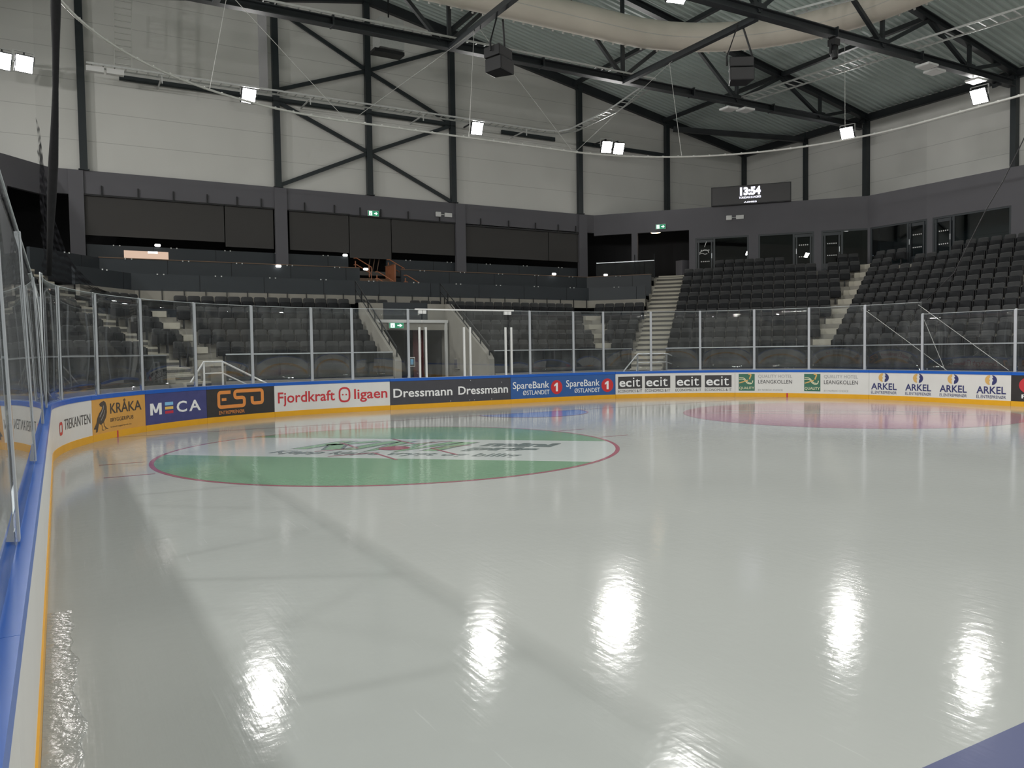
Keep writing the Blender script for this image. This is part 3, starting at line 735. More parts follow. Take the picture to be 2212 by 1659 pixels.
for i in range(5): pane(ty(yy[i])+.03 if i else ty(yy[i]), ty(yy[i+1])-.03, GS, names[i], m='glass_near', bulge=.004, lean=0.05)
# glass gate doors with white stiles and header
p0, n0 = rink(-0.1, 0.06)
r = thing('glass_gate', (-0.1, 0.06, HB), 'double glass gate with white stiles and a white header bar', 'gate')
b = MB().bar((-2.05, .07, 3.39), (1.82, .07, 3.39), .07, .05); b.build('header_bar', 'white_paint', r)
for x in (-1.79, 1.57):
    b = MB().box((x-.14, .03, 3.24), (x-.01, .11, 3.355)).box((x+.01, .03, 3.24), (x+.14, .11, 3.355)); b.build('clamp', 'white_paint', r)
for x in (-1.92, -1.68, -.22, .02, 1.46, 1.70):
    b = MB().box((x-.024, -.01, HB), (x+.024, .09, 2.78)); b.build('stile', 'white_paint', r, bevel=.01)
for x0, x1 in ((-1.78, -.11), (-.09, 1.56)):
    b = MB().box((x0, .05, HB+.02), (x1, .062, 3.36)); b.build('door_leaf', 'glass', r)

# ------------------------------------------------------------------ stands
PA = Vector((12.7, 10.1)); CU = Vector((0.6556, -0.7551)); CN = Vector((-0.7551, -0.6556))
def ch(s, d, sg=1):
    p = PA+CU*s+CN*d; return (sg*p.x, p.y)
def topz(j): return 2.37+0.4425*j
def flz(j): return topz(j)-0.82
def ye(j): return 6.7-0.75*(4-j)
def dc(j): return 0.6+0.75*(9-j)
def seam1(j): return (10.1-ye(j)-.6556*dc(j))/.7551      # s on the chamfer where an end row meets its chamfer row
def seam2(d): return 13.575-0.373*d                       # s where a chamfer row meets its side row
def polyprism(b, pts, z0, z1): b.prism(pts, 'z', z0, z1)
end = MB()
for j in range(5):
    xs = ch(seam1(j), dc(j))[0]
    for x0, x1 in ((-xs, -2.05), (2.05, xs)): end.box((x0, ye(j)-.63, 0), (x1, 7.25, flz(j)))
struct(end, 'floor', 'concrete', 'stepped concrete terrace behind the far boards', org=(0, 0, 0))
for sg in (1, -1):
    c = MB()
    for j in range(10):
        d = dc(j)+.63; lo = seam1(j) if j < 5 else 0.0
        if j < 5:
            q = [ch(lo, d, sg), ch(seam2(d), d, sg), ch(seam2(0.0), 0.0, sg), ch(0.5, 2.0, sg)]
        else: q = [ch(3.4, d, sg), ch(seam2(d), d, sg), ch(seam2(0.0), 0.0, sg), ch(3.4, 0.0, sg)]
        c.prism(q, 'z', 0 if j == 0 else flz(j-1)-.02, flz(j))
    struct(c, 'floor', 'concrete', 'stepped concrete terrace across the %s corner' % ('right' if sg > 0 else 'left'), org=(0, 0, 0))
    c = MB()
    for j in range(10):
        d = dc(j)+.63; y0 = -.15-.374*d
        c.prism([(sg*(21.6-d), y0), (sg*(21.6-d), -24), (sg*21.6, -24), (sg*21.6, -.15)], 'z', 0 if j == 0 else flz(j-1)-.02, flz(j))
    struct(c, 'floor', 'concrete', 'stepped concrete terrace along the %s side' % ('right' if sg > 0 else 'left'), org=(0, 0, 0))
# concrete stairs in the corners (broad flight) and the narrow aisles
for sg in (1, -1):
    side = 'right' if sg > 0 else 'left'
    r = thing('stair_flight', (*ch(4.2, 8, sg), 0), 'broad pale concrete stair flight up the %s corner of the stand' % side, 'stairs', 'corner stairs')
    b = MB(); bl = MB(); ST = [(8.73, 1.10)]
    for j in range(10): ST += [(dc(j)+1.005, flz(j)-.215), (dc(j)+.65, flz(j)+.008)]
    ST.append((.55, 5.70))
    for d0, z in ST:
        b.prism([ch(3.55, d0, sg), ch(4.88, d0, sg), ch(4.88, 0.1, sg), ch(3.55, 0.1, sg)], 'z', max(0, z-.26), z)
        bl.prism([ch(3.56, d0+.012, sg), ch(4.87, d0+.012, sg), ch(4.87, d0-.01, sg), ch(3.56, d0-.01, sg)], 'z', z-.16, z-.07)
    b.build('step', 'concrete_pale', r); bl.build('riser_shade_strip', 'concrete_dark', r)  # dark strips lay painted shade on the risers
    r = thing('aisle_stair', (sg*10.0, 6.5, 0), 'narrow concrete aisle steps between the end block and the small %s block' % side, 'stairs', 'aisle stairs')
    b = MB()
    for j in range(5):
        for h, dd in ((0.0, .35), (.22, .0)):
            z = flz(j)+h+.005 if h else flz(j)+.005
        xs, ys = ch(seam1(j), dc(j)+.3); b.box((min(sg*(xs-.45), sg*(xs+.45)), ys-.5, flz(j)), (max(sg*(xs-.45), sg*(xs+.45)), ys+.25, flz(j)+.22))
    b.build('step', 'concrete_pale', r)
    r = thing('aisle_stair', (sg*18, -2, 0), 'narrow concrete aisle steps between the %s corner block and the side block' % side, 'stairs', 'aisle stairs')
    b = MB()
    for j in range(10):
        d = dc(j)+.35; s2 = seam2(d); q = [ch(s2-.1, d+.25, sg), ch(s2+.1, d+.25, sg), (sg*(21.6-d-.25), ch(s2, d)[1]-1.0), (sg*(21.6-d+.35), ch(s2, d)[1]-.9), ch(s2-.1, d-.35, sg)]
        b.prism(q, 'z', flz(j)-.02, flz(j)+.23)
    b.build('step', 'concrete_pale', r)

# plinth wall with smoked glass front along the walkway
def plinth(pts, label):
    r = thing('front_balustrade', (*pts[0], 0), label, 'balustrade', 'front balustrades')
    b = MB(); g = MB(); h = MB()
    for p, q in zip(pts, pts[1:]):
        b.bar((*p, .53), (*q, .53), .16, 1.06); g.bar((*p, 1.49), (*q, 1.49), .02, .86); h.bar((*p, 1.945), (*q, 1.945), .05, .04)
    b.build('plinth', 'concrete', r); g.build('glass_panel', 'glass_dark', r); h.build('top_rail', 'alu', r)
DF = 8.15
def yF(s): return ch(s, DF)
xk = (10.1-2.1-.6556*DF)/.7551
plinth([(-7.9, 2.1), (-2.1, 2.1)], 'smoked glass balustrade on a concrete plinth left of the tunnel')
plinth([(2.1, 2.1), (ch(xk, DF)[0], ch(xk, DF)[1]), ch(3.45, DF)], 'smoked glass balustrade on a plinth right of the tunnel')
s2 = seam2(DF); kx = ch(s2, DF)
plinth([ch(5.0, DF), kx, (kx[0], -24)], 'long smoked glass balustrade in front of the right-hand seats')
plinth([ch(3.45, DF, -1), ch(xk, DF, -1), (-8.8, 2.1)], 'short smoked glass balustrade by the left stair railing')
plinth([ch(5.0, DF, -1), (-kx[0], kx[1]), (-kx[0], -24)], 'smoked glass balustrade in front of the left corner seats')

# seats ------------------------------------------------------------
def seat_meshes():
    b = MB().slab((0, -.01, .60), .445, .47, .075, .07, tilt=.12)
    m1 = b.mesh('backrest', 'fabric', smooth=True)
    b = MB().slab((0, -.115, .50), .42, .33, .08, .05, tilt=.10)
    m2 = b.mesh('seat_pan', 'fabric_pan', smooth=True)
    b = MB().box((-.235, -.16, .30), (-.215, .03, .62)).box((.215, -.16, .30), (.235, .03, .62)).box((-.03, -.06, 0), (.03, 0, .40)).box((-.23, -.05, .37), (.23, .0, .41))
    m3 = b.mesh('seat_frame', 'black')
    return m1, m2, m3
SM = seat_meshes()
seats = []      # (x, y, z, rotz, label)
def rowlabel(i, frm, j, blk): return 'dark tip-up seat, %s from %s, %s row up, %s' % (ORD[i], frm, ORD[j], blk)
for j in range(5):
    xs = ch(seam1(j), dc(j))[0]-(.10+.12*j)-.25
    x = 2.42; i = 0
    while x < xs:
        if not (j == 4 and False):
            seats.append((x, ye(j)-.05, flz(j), 0, rowlabel(i, 'the tunnel', j, 'right end block')))
            seats.append((-x, ye(j)-.05, flz(j), 0, rowlabel(i, 'the tunnel', j, 'left end block')))
        x += .48; i += 1
for i, x in enumerate((-1.7, -1.22, -.74, .74, 1.22, 1.7)):
    seats.append((x, ye(4)-.05, flz(4), 0, 'dark tip-up seat above the tunnel opening, %s from the left' % ORD[i]))
for sg in (1, -1):
    nm = 'right' if sg > 0 else 'left'
    rot = sg*-math.atan2(.7551, .6556)
    for j in range(5):
        s = 3.2; i = 0
        while s > seam1(j)+.45:
            x, y = ch(s, dc(j), sg); seats.append((x, y, flz(j), rot, rowlabel(i, 'the broad stairs', j, 'small %s block' % nm))); s -= .48; i += 1
    for j in range(10):
        s = 5.2; i = 0
        while s < seam2(dc(j))-.12:
            if not (j == 9 and (s < 6.2 or 10.0 < s < 12.4)) and not (j == 8 and 11.0 < s < 11.7):
                x, y = ch(s, dc(j), sg); seats.append((x, y, flz(j), rot, rowlabel(i, 'the broad stairs', j, '%s corner block' % nm)))
            s += .48; i += 1
    for j in range(10):
        d = dc(j); y = -.15-.374*d-.85-.06*d; i = 0
        while y > -15.5:
            if not (j == 9 and (-2.4 > y > -4.6)) and not (j == 8 and (-2.3 > y > -3.6)):
                seats.append((sg*(21.6-d), y, flz(j), sg*-PI/2, rowlabel(i, 'the aisle', j, '%s side block' % nm)))
            y -= .53; i += 1
vis = [q for q in seats if in_frame((q[0], q[1], q[2]+.6), 15)]
vis.sort(key=lambda q: (Vector(q[:3])-CAM).length)
# the frame shows these through the near glass only from the left stand: keep them last
near_left = [q for q in vis if q[0] < -12.9 and q[1] < -3.5]
main = [q for q in vis if q not in near_left]
indiv, mass = main[:300], main[300:]+near_left
for x, y, z, rz, lab in indiv:
    r = bpy.data.objects.new('arena_seat', None); COL.objects.link(r); r.empty_display_size = .1
    r.location = (x, y, z); r.rotation_euler = (0, 0, rz)
    tag(r, lab, 'seat', 'tip-up arena seats')
    for me in SM:
        o = bpy.data.objects.new(me.name, me); COL.objects.link(o); o.parent = r
if mass:
    b = {0: MB(), 1: MB(), 2: MB()}; mm = MB(); mats = []
    me = bpy.data.meshes.new('arena_seats'); vs = []; fs = []; mi = []
    for x, y, z, rz, lab in mass:
        R = Matrix.Translation((x, y, z)) @ Matrix.Rotation(rz, 4, 'Z')
        for k, sm in enumerate(SM):
            o = len(vs); vs += [tuple(R @ v.co) for v in sm.vertices]
            for pl in sm.polygons: fs.append(tuple(i+o for i in pl.vertices)); mi.append(k)
    me.from_pydata(vs, [], fs)
    for k in ('fabric', 'fabric_pan', 'black'): me.materials.append(M[k])
    for pl, k in zip(me.polygons, mi): pl.material_index = k; pl.use_smooth = k < 2
    o = bpy.data.objects.new('arena_seats', me); COL.objects.link(o)
    tag(o, 'remaining far rows of dark tip-up seats high in the stands', 'seats', 'tip-up arena seats', 'stuff')

# ------------------------------------------------------------------ tunnel in the end stand
tun = MB()
for sg in (1, -1):
    q = [(2.0, 0), (6.35, 0), (6.35, 3.96), (5.75, 3.96), (2.15, 1.78), (2.0, 1.62)]
    tun.prism(q, 'x', sg*1.8, sg*2.05)
    tun.box((min(sg*1.0, sg*2.05), 5.9, 3.28), (max(sg*1.0, sg*2.05), 6.35, 3.96))
struct(tun, 'wall_tunnel', 'concrete', 'sloping concrete side walls of the entrance tunnel', org=(0, 4, 0))
b = MB().box((-1.8, 5.6, 2.85), (1.8, 5.85, 3.15)); struct(b, 'wall_lintel', 'concrete', 'concrete lintel over the tunnel')
b = MB().box((-1.0, 5.95, 3.28), (1.0, 6.3, 4.0)); struct(b, 'wall_above_tunnel', 'fascia_dark', 'charcoal panel above the tunnel lintel')
b = MB().box((-1.8, 9.5, 0), (1.8, 9.6, 3.2)).box((-1.85, 6.3, 0), (-1.8, 9.6, 3.2)).box((1.8, 6.3, 0), (1.85, 9.6, 3.2)).box((-1.8, 5.85, 3.15), (1.8, 9.6, 3.25))
struct(b, 'wall_tunnel_inner', 'dark', 'black inside of the tunnel')
r = thing('door_frame', (0, 5.55, 0), 'white steel portal frame at the tunnel mouth', 'door frame')
MB().box((-1.75, 5.5, 3.15), (1.75, 5.6, 3.27)).build('head', 'white_paint', r)
for x in (-1.7, 1.66): MB().box((x-.05, 5.5, 0), (x+.05, 5.6, 3.15)).build('jamb', 'white_paint', r)
b = MB().box((.55, 6.5, .02), (1.05, 6.56, 2.9)); tag(b.build('banner', 'redwall'), 'dark red hanging cloth inside the tunnel', 'banner')
r = thing('notice_frame', (-1.1, 2.75, 1.32), 'small white-framed notice seen through the gate glass', 'notice')
b = MB().box((-1.23, 2.72, 1.38), (-.97, 2.75, 1.74)); b.build('frame', 'white_paint', r)
b = MB().box((-1.205, 2.712, 1.41), (-.995, 2.719, 1.71)); b.build('backing', 'i_dark', r)
b = MB().box((-1.16, 2.704, 1.46), (-1.04, 2.711, 1.67)); b.build('sheet', 'i_sky', r)
b = MB().bar((-1.1, 2.76, 0), (-1.1, 2.76, 1.5), .04, .03); b.build('stand_post', 'blackrail', r)
r = thing('wall_box', (1.76, 4.7, 1.25), 'small pale junction box on the right tunnel wall', 'box')
MB().box((1.70, 4.55, 1.2), (1.8, 4.9, 1.65)).build('enclosure', 'concrete', r); MB().box((1.69, 4.6, 1.25), (1.70, 4.85, 1.6)).build('lid', 'fascia', r)
for sg in (1, -1):
    r = thing('handrail', (sg*1.92, 2.1, 1.7), 'black handrail down the %s tunnel wall' % ('right' if sg > 0 else 'left'), 'handrail', 'tunnel handrails')
    A = Vector((sg*1.92, 6.6, 4.9)); B = Vector((sg*1.92, 2.15, 2.1))
    MB().tube([A, B, B+Vector((0, 0, -.35))], .025).build('top_rail', 'blackrail', r)
    A2 = A-Vector((0, 0, .35)); B2 = B-Vector((0, 0, .35)); MB().tube([A2, B2], .02).build('mid_rail', 'blackrail', r)
    for k in range(7):
        p = A.lerp(B, k/6); base = 3.96 if p.y > 5.75 else 1.78+(p.y-2.15)*(3.96-1.78)/3.6
        MB().bar((p.x, p.y, base-.1), (p.x, p.y, p.z), .04, .04).build('baluster', 'blackrail', r)

# ------------------------------------------------------------------ parapets, terraces with lounges behind the end stand
LEDGE = 'concrete'
def parapet(poly, z0, z1, m, label, cap=None, thick=.12, panel=2.4):
    r = thing('parapet', (*poly[0], z0), label, 'parapet', 'terrace parapets')
    b = MB(); cpt = MB(); jt = MB()
    for p, q in zip(poly, poly[1:]):
        b.bar((*p, (z0+z1)/2), (*q, (z0+z1)/2), thick, z1-z0)
        P, Q = Vector((*p, 0)), Vector((*q, 0)); L_ = (Q-P).length; n = int(L_/panel)
        nr = (Q-P).normalized().cross(Vector((0, 0, 1)))
        if nr.y > 0 and abs(nr.y) > .2: nr = -nr
        for i in range(1, n+1):
            c = P.lerp(Q, i*panel/L_) + nr*(thick/2)
            jt.bar((c.x, c.y, z0), (c.x, c.y, z1), .015, .012)
        if cap: cpt.bar((*p, z1+.015), (*q, z1+.015), thick+.06, .03)
    b.build('panel', m, r)
    for p, q in zip(poly, poly[1:]):
        P, Q = Vector((*p, 0)), Vector((*q, 0)); L_ = (Q-P).length; n = int(L_/1.9)
        nr = (Q-P).normalized().cross(Vector((0, 0, 1)))
        if nr.y > 0 and abs(nr.y) > .2: nr = -nr
        for i in range(n):
            for k in (-.11, .11):
                c = P.lerp(Q, ((i+.5)*L_/n+k)/L_)+nr*(thick/2+.012); MB().box((c.x-.022, c.y-.022, z1-.03), (c.x+.022, c.y+.022, z1+.015)).build('glass_clamp', 'galv', r)
    if jt.v: jt.build('joint', 'dark', r)
    if cap: cpt.build('cap', cap, r)
    return r
def bend(d): # where the line y=const (distance d from chamfer) bends
    y = {3.7: 7.25, 2.0: 8.75, .5: 10.0}[d]
    s = (10.1-y-.6556*d)/.7551; return ch(s, d)
def sym(poly): return [(-x, y) for x, y in poly]
k1 = bend(3.7); k2 = bend(2.0)
parapet([(-k1[0], k1[1]), k1, ch(3.4, 3.7)], 4.34, 4.97, 'fascia_dark', 'long charcoal parapet above the top seat row of the end stand', cap=None)
parapet([ch(3.4, 3.7, -1), (-k1[0], k1[1])], 4.34, 4.97, 'fascia_dark', 'short charcoal parapet at the left bend above the seats')
r = thing('concrete_ledge', (0, 7.15, 4.1), 'pale concrete ledge strip under the long parapet', 'ledge')
b = MB(); P = [ch(3.4, 3.85, -1), (-k1[0]+.1, 7.15), (k1[0]-.1, 7.15), ch(3.4, 3.85)]
for p, q in zip(P, P[1:]): b.bar((*p, 4.16), (*q, 4.16), .16, .36)
b.build('strip', 'concrete', r)
b = MB()
for i in range(27):
    x = -10.0+i*.77; b.bar((x, 7.05, 3.9), (x, 7.05, 4.40), .03, .03)
b.build('bracket', 'blackrail', r)
parapet([(-k2[0], k2[1]), (-1.0, 8.75)], 4.6, 5.66, 'fascia_dark', 'second charcoal parapet behind the long one, left part', cap='wood')
parapet([(.95, 8.75), k2, ch(3.4, 2.0)], 4.6, 5.66, 'fascia_dark', 'second charcoal parapet with pale counter, right part', cap='wood')
parapet([ch(3.4, 2.0, -1), (-k2[0], k2[1])], 4.6, 5.66, 'fascia_dark', 'second charcoal parapet at the left bend')
parapet([(-11.55, 10.29), (-1.0, 10.29)], 5.2, 6.34, 'fascia_dark', 'topmost charcoal parapet under the left dark blinds')
parapet([(.85, 10.29), (11.65, 10.29)], 5.2, 6.30, 'fascia_dark', 'topmost charcoal parapet under the right dark blinds')
P = [ch(.2, .35), ch(3.3, .35)]
r = thing('balcony_rail', (*P[0], 5.6), 'glass balcony rail across the dark concourse opening', 'railing')
b = MB(); b.bar((*P[0], 6.55), (*P[1], 6.55), .04, .04); b.build('top_rail', 'alu', r)
b = MB(); b.bar((*P[0], 6.1), (*P[1], 6.1), .015, .8); b.build('glass_panel', 'glass_dark', r)
for k in range(4):
    q = Vector((*P[0], 0)).lerp(Vector((*P[1], 0)), k/3); MB().bar((q.x, q.y, 5.6), (q.x, q.y, 6.9 if k > 1 else 6.6), .035, .035).build('baluster', 'steel', r)
b = MB()
b.box((-k1[0], 7.3, 4.2), (k1[0], 8.75, 4.34)); b.box((-k2[0], 8.75, 4.9), (k2[0], 10.1, 5.05)); b.box((-12.7, 10.1, 5.5), (12.7, 13, 5.69))
for sg in (1, -1):
    b.prism([(sg*k1[0], k1[1]), ch(3.4, 3.7, sg), ch(3.4, 2.0, sg), (sg*k2[0], k2[1])], 'z', 4.2, 4.34)
    b.prism([(sg*k2[0], k2[1]), ch(3.4, 2.0, sg), ch(3.4, 0.0, sg), (sg*12.7, 10.1)], 'z', 4.9, 5.05)
    b.prism([ch(-.2, .3, sg), ch(5.2, .3, sg), ch(5.2, -5, sg), ch(-.2, -5, sg)], 'z', 5.5, 5.69)
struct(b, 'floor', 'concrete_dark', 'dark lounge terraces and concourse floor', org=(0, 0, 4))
# orange rails and the gap in the tiers
for i, (x, y, z) in enumerate(((-.95, 9.6, 6.2), (.62, 9.6, 6.2), (-.35, 8.5, 5.5), (1.0, 8.5, 5.4))):
    r = thing('stair_rail', (x, y, z-.9), ['orange tube rail at the upper left of the lounge stair gap', 'orange tube rail at the upper right of the lounge stair gap', 'orange tube rail at the lower left of the lounge stair gap', 'orange tube rail at the lower right of the lounge stair gap'][i], 'handrail', 'lounge stair rails')
    for dz in (0, -.3): MB().tube([(x, y, z+dz), (x+.1, y-.1, z+dz), (x+.55, y-.75, z-.45+dz), (x+.55, y-.75, z-.7+dz)], .022, 6).build('rail', 'copper', r)
    for k in (0.05, .5): MB().bar((x+k, y-k*1.2, z-.9), (x+k, y-k*1.2, z-.1-k*.6), .04, .04).build('baluster', 'copper', r)
r = thing('wood_panel', (.75, 9.0, 4.9), 'orange-brown wooden side panel right of the lounge stair gap', 'panel')
MB().box((.66, 8.8, 4.9), (.74, 9.9, 5.9)).build('board', 'copper', r); MB().box((.64, 8.78, 5.9), (.76, 9.92, 5.94)).build('edge', 'wood', r)
b = MB().box((-.9, 9.4, 5.05), (.66, 9.75, 5.3)).box((-.9, 9.0, 5.05), (.66, 9.4, 5.18)); tag(b.build('lounge_steps', 'wood'), 'pale wooden steps in the gap between the upper parapets', 'stairs')
for i in range(3): b = MB().bar((-.05+i*.22, 10.3, 5.7), (.12+i*.22, 10.35, 6.45), .03, .03); tag(b.build('leaning_stick', 'wood'), 'pale stick standing in the dark lounge doorway, %s from the left' % ORD[i], 'stick', 'sticks in the doorway')

# blinds
BL = [(-11.62, -6.40, 6.68, 8.2), (-6.36, -4.36, 6.5, 8.2), (-3.66, -.98, 6.5, 8.18), (-.94, 1.06, 6.28, 8.16), (1.1, 4.36, 6.62, 8.16), (4.98, 9.78, 6.62, 8.1), (9.82, 12.05, 6.62, 8.1)]
bl_l = ['wide dark roller blind at the far left of the lounges', 'narrow dark roller blind left of the first pillar', 'dark roller blind right of the first pillar', 'dark roller blind hanging lowest over the stair gap', 'dark roller blind left of the second pillar', 'wide dark roller blind right of the second pillar', 'dark roller blind at the right end by the bend']
for (x0, x1, z0, z1), l in zip(BL, bl_l):
    r = thing('roller_blind', ((x0+x1)/2, 10.12, z0), l, 'blind', 'lounge blinds')
    MB().box((x0, 10.13, z0), (x1, 10.15, z1)).build('screen', 'blind', r)
    MB().box((x0-.03, 10.06, z1), (x1+.03, 10.2, z1+.07)).build('cassette', 'black', r)
    n = max(2, int((x1-x0)/1.2))
    for i in range(n):
        x = x0+(i+.5)*(x1-x0)/n; MB().bar((x, 10.06, z1+.05), (x, 10.06, z1+.42), .05, .03).build('bracket', 'black', r)
# fascia band and lounge back wall
fz0, fz1 = 8.22, 9.17
b = MB().box((-12.7, 10.1, fz0), (12.7, 10.3, fz1))
struct(b, 'wall_end_fascia', 'fascia', 'dark grey fascia band along the end stand')
for x in (-11.85, -4.03, 4.66, 11.95):
    b = MB().box((x-.26, 10.02, 5.75), (x+.26, 10.2, fz1-.02)); struct(b, 'wall_pillar', 'fascia', 'grey square pillar between the lounge blinds')
b = MB().box((-24.2, 12.9, 4), (24.2, 13.0, 9.2)); struct(b, 'wall_lounge', 'dark', 'black back wall of the lounges')
b = MB().box((-12.7, 10.3, 8.5), (12.7, 13, 8.6)); struct(b, 'ceiling_lounge', 'dark')
# wall pieces of the chamfer and the side wall with openings
def wpiece(b, f, s0, s1, z0, z1, th=.18):
    q = [f(s0, 0), f(s1, 0), f(s1, -th), f(s0, -th)]; b.prism(q, 'z', z0, z1)
WIN = [(5.37, 8.03, 0), (8.49, 11.13, 1), (11.46, 14.10, 0)]     # chamfer windows: s0, s1, side of the door leaf
SW = [(-.27, -3.16, 1), (-3.42, -6.80, 0)]                        # side wall windows (y)
for sg in (1, -1):
    nm = 'right' if sg > 0 else 'left'
    f = lambda s, d, sg=sg: ch(s, d, sg)
    b = MB(); wpiece(b, f, 0, 13.575, 8.07, 9.17); wpiece(b, f, 5.05, 13.575, 7.62, 8.07)
    for s0, s1 in ((2.04, 2.36), (5.05, 5.37), (8.03, 8.49), (11.13, 11.46)): wpiece(b, f, s0, s1, 5.0, 8.07 if s0 < 5 else 7.62)
    wpiece(b, f, 13.57-.02, 13.59, 5.0, 7.62)
    struct(b, 'wall_%s_corner' % nm, 'fascia', 'dark grey slanted corner wall with window openings, %s' % nm, org=(0, 0, 5))
    g = lambda s, d, sg=sg: (sg*(21.6-d), -.15+s*-1)
    b = MB(); wpiece(b, g, 0, 24, 7.62, 9.17)
    for y0, y1 in ((-.15, -.27), (-3.16, -3.42), (-6.8, -24)): wpiece(b, g, -y0-.15, -y1-.15, 5.0, 7.62)
    struct(b, 'wall_%s_concourse' % nm, 'fascia', 'dark grey concourse wall above the %s side seats' % nm, org=(0, 0, 5))
    b = MB(); b.prism([ch(-.3, -.1, sg), ch(5.3, -.1, sg), ch(5.3, -6, sg), ch(-.3, -6, sg)], 'z', 8.45, 8.55)
    struct(b, 'ceiling_concourse_%s' % nm, 'dark')
    b = MB(); b.prism([ch(5.15, -.2, sg), ch(5.2, -.2, sg), ch(5.2, -6, sg), ch(5.15, -6, sg)], 'z', 5.6, 8.5)
    b.prism([ch(-1, -2.6, sg), ch(14, -2.6, sg), ch(14, -2.7, sg), ch(-1, -2.7, sg)], 'z', 5.0, 9.1)
    struct(b, 'wall_%s_inner' % nm, 'dark')
    b = MB(); b.box((min(sg*21.8, sg*24.3), -24, 9.0), (max(sg*21.8, sg*24.3), 10.2, 9.1)); b.prism([ch(-.2, -.2, sg), ch(13.6, -.2, sg), (sg*24.3, -.2), (sg*24.3, 10.4), (sg*12, 10.4)], 'z', 9.0, 9.1)
    struct(b, 'ceiling_ledge_%s' % nm, 'fascia', org=(0, 0, 9))
def window(n, P0, P1, leaf_first, nrm, lab, dark=False):
    """dark framed window with a glazed door leaf; P0,P1 plan points, z 5.69..7.62"""
    A = Vector((*P0, 0)); B = Vector((*P1, 0)); d = (B-A).normalized(); L_ = (B-A).length; nn = Vector((*nrm, 0))
    r = thing('window_%d' % n, (A.x, A.y, 5.69), lab, 'window', 'concourse windows')
    r['kind'] = 'structure'
    off = nn*-.06
    fr = MB(); z0, z1 = 5.69, 7.62
    def P(s, z): q = A+d*s+off; return (q.x, q.y, z)
    lw = .95; sA = lw if leaf_first else L_-lw
    fr.bar(P(0, z1-.04), P(L_, z1-.04), .08, .08); fr.bar(P(0, z0+.04), P(L_, z0+.04), .08, .08)
    for s in (.04, sA, L_-.04): fr.bar(P(s, z0), P(s, z1), .09, .09, d)
    fr.build('window_frame', 'door', r)
    l0, l1 = (.08, lw-.05) if leaf_first else (sA+.05, L_-.08)
    lf = MB()
    lf.bar(P(l0+.08, z0+.08), P(l0+.08, z1-.1), .15, .07, d); lf.bar(P(l1-.08, z0+.08), P(l1-.08, z1-.1), .15, .07, d); lf.bar(P(l0, z1-.17), P(l1, z1-.17), .07, .14); lf.bar(P(l0, z0+.2), P(l1, z0+.2), .07, .24)
    leaf = lf.build('door_leaf', 'door', r)
    dots = MB()
    for z in (6.40, 6.98):
        for k in range(5):
            s = l0+.22+(l1-l0-.44)*k/4; q = A+d*s+nn*-.025
            dots.bar((q.x, q.y, z-.025), (q.x, q.y, z+.025), .05, .006, nn)
    dots.build('safety_dots', 'i_white', leaf)
    hs = l1-.07 if leaf_first else l0+.07
    q = A+d*hs+nn*.03; MB().bar((q.x, q.y, 6.55), (q.x, q.y, 6.8), .05, .03, d).build('handle', 'alu', leaf)
    g = MB(); q0 = A+d*.05+nn*-.05; q1 = A+d*(L_-.05)+nn*-.05
    g.bar((q0.x, q0.y, (z0+z1)/2), (q1.x, q1.y, (z0+z1)/2), .012, z1-z0-.1); g.build('glass_pane', 'glass_window', r)
    return r
for i, (s0, s1, side) in enumerate(WIN):
    window(i+1, ch(s0, 0), ch(s1, 0), side == 0, CN, ['dark window with glazed door left of it, next to the concourse opening', 'dark window with its glazed door at right, below the scoreboard', 'dark window with glazed door at its left, by the wall bend'][i])
window(4, (21.6, SW[0][0]), (21.6, SW[0][1]), False, (-1, 0), 'dark window with the door at its right just past the bend')
window(5, (21.6, SW[1][0]), (21.6, SW[1][1]), True, (-1, 0), 'rightmost dark window with the door at its left')
# crescent sign in the first window
r = thing('neon_sign', (*ch(5.8, .02), 6.7), 'white curved line emblem on the leftmost door glass', 'sign')
b = MB()
def cp(u, z): q = ch(5.55+u, -.02); return (q[0], q[1], z)
b.tube([cp(-.02, 6.82), cp(.12, 6.93), cp(.3, 7.0), cp(.45, 6.95), cp(.5, 6.84)], .02, 6); b.tube([cp(0, 6.78), cp(.15, 6.84), cp(.3, 6.77), cp(.42, 6.8)], .018, 6); b.tube([cp(.28, 7.15), cp(.38, 7.42)], .015, 6)
b.build('emblem', 'i_white', r)

# ------------------------------------------------------------------ outer walls, columns, braces
EAVE = 13.85; SL = 0.182
def roofz(x): return EAVE+SL*(24.2-abs(x))
WY = 10.32
b = MB()
q = [(-24.2, 9.0), (24.2, 9.0), (24.2, EAVE+.1), (0, roofz(0)+.1), (-24.2, EAVE+.1)]
b.prism(q, 'y', WY, WY+.2)
struct(b, 'wall_end', 'wall', 'pale grey panelled gable wall', org=(0, WY, 9))
for sg, nm in ((1, 'right'), (-1, 'left')):
    b = MB().box((min(sg*24.2, sg*24.4), -78, 0), (max(sg*24.2, sg*24.4), WY+.2, EAVE+.15))
    struct(b, 'wall_'+nm, 'wall', 'pale grey panelled %s side wall' % nm, org=(sg*24.2, -30, 0))
b = MB().prism([(-24.2, 0), (24.2, 0), (24.2, EAVE+.1), (0, roofz(0)+.1), (-24.2, EAVE+.1)], 'y', -78, -77.8)
struct(b, 'wall_back', 'wall', org=(0, -78, 0))
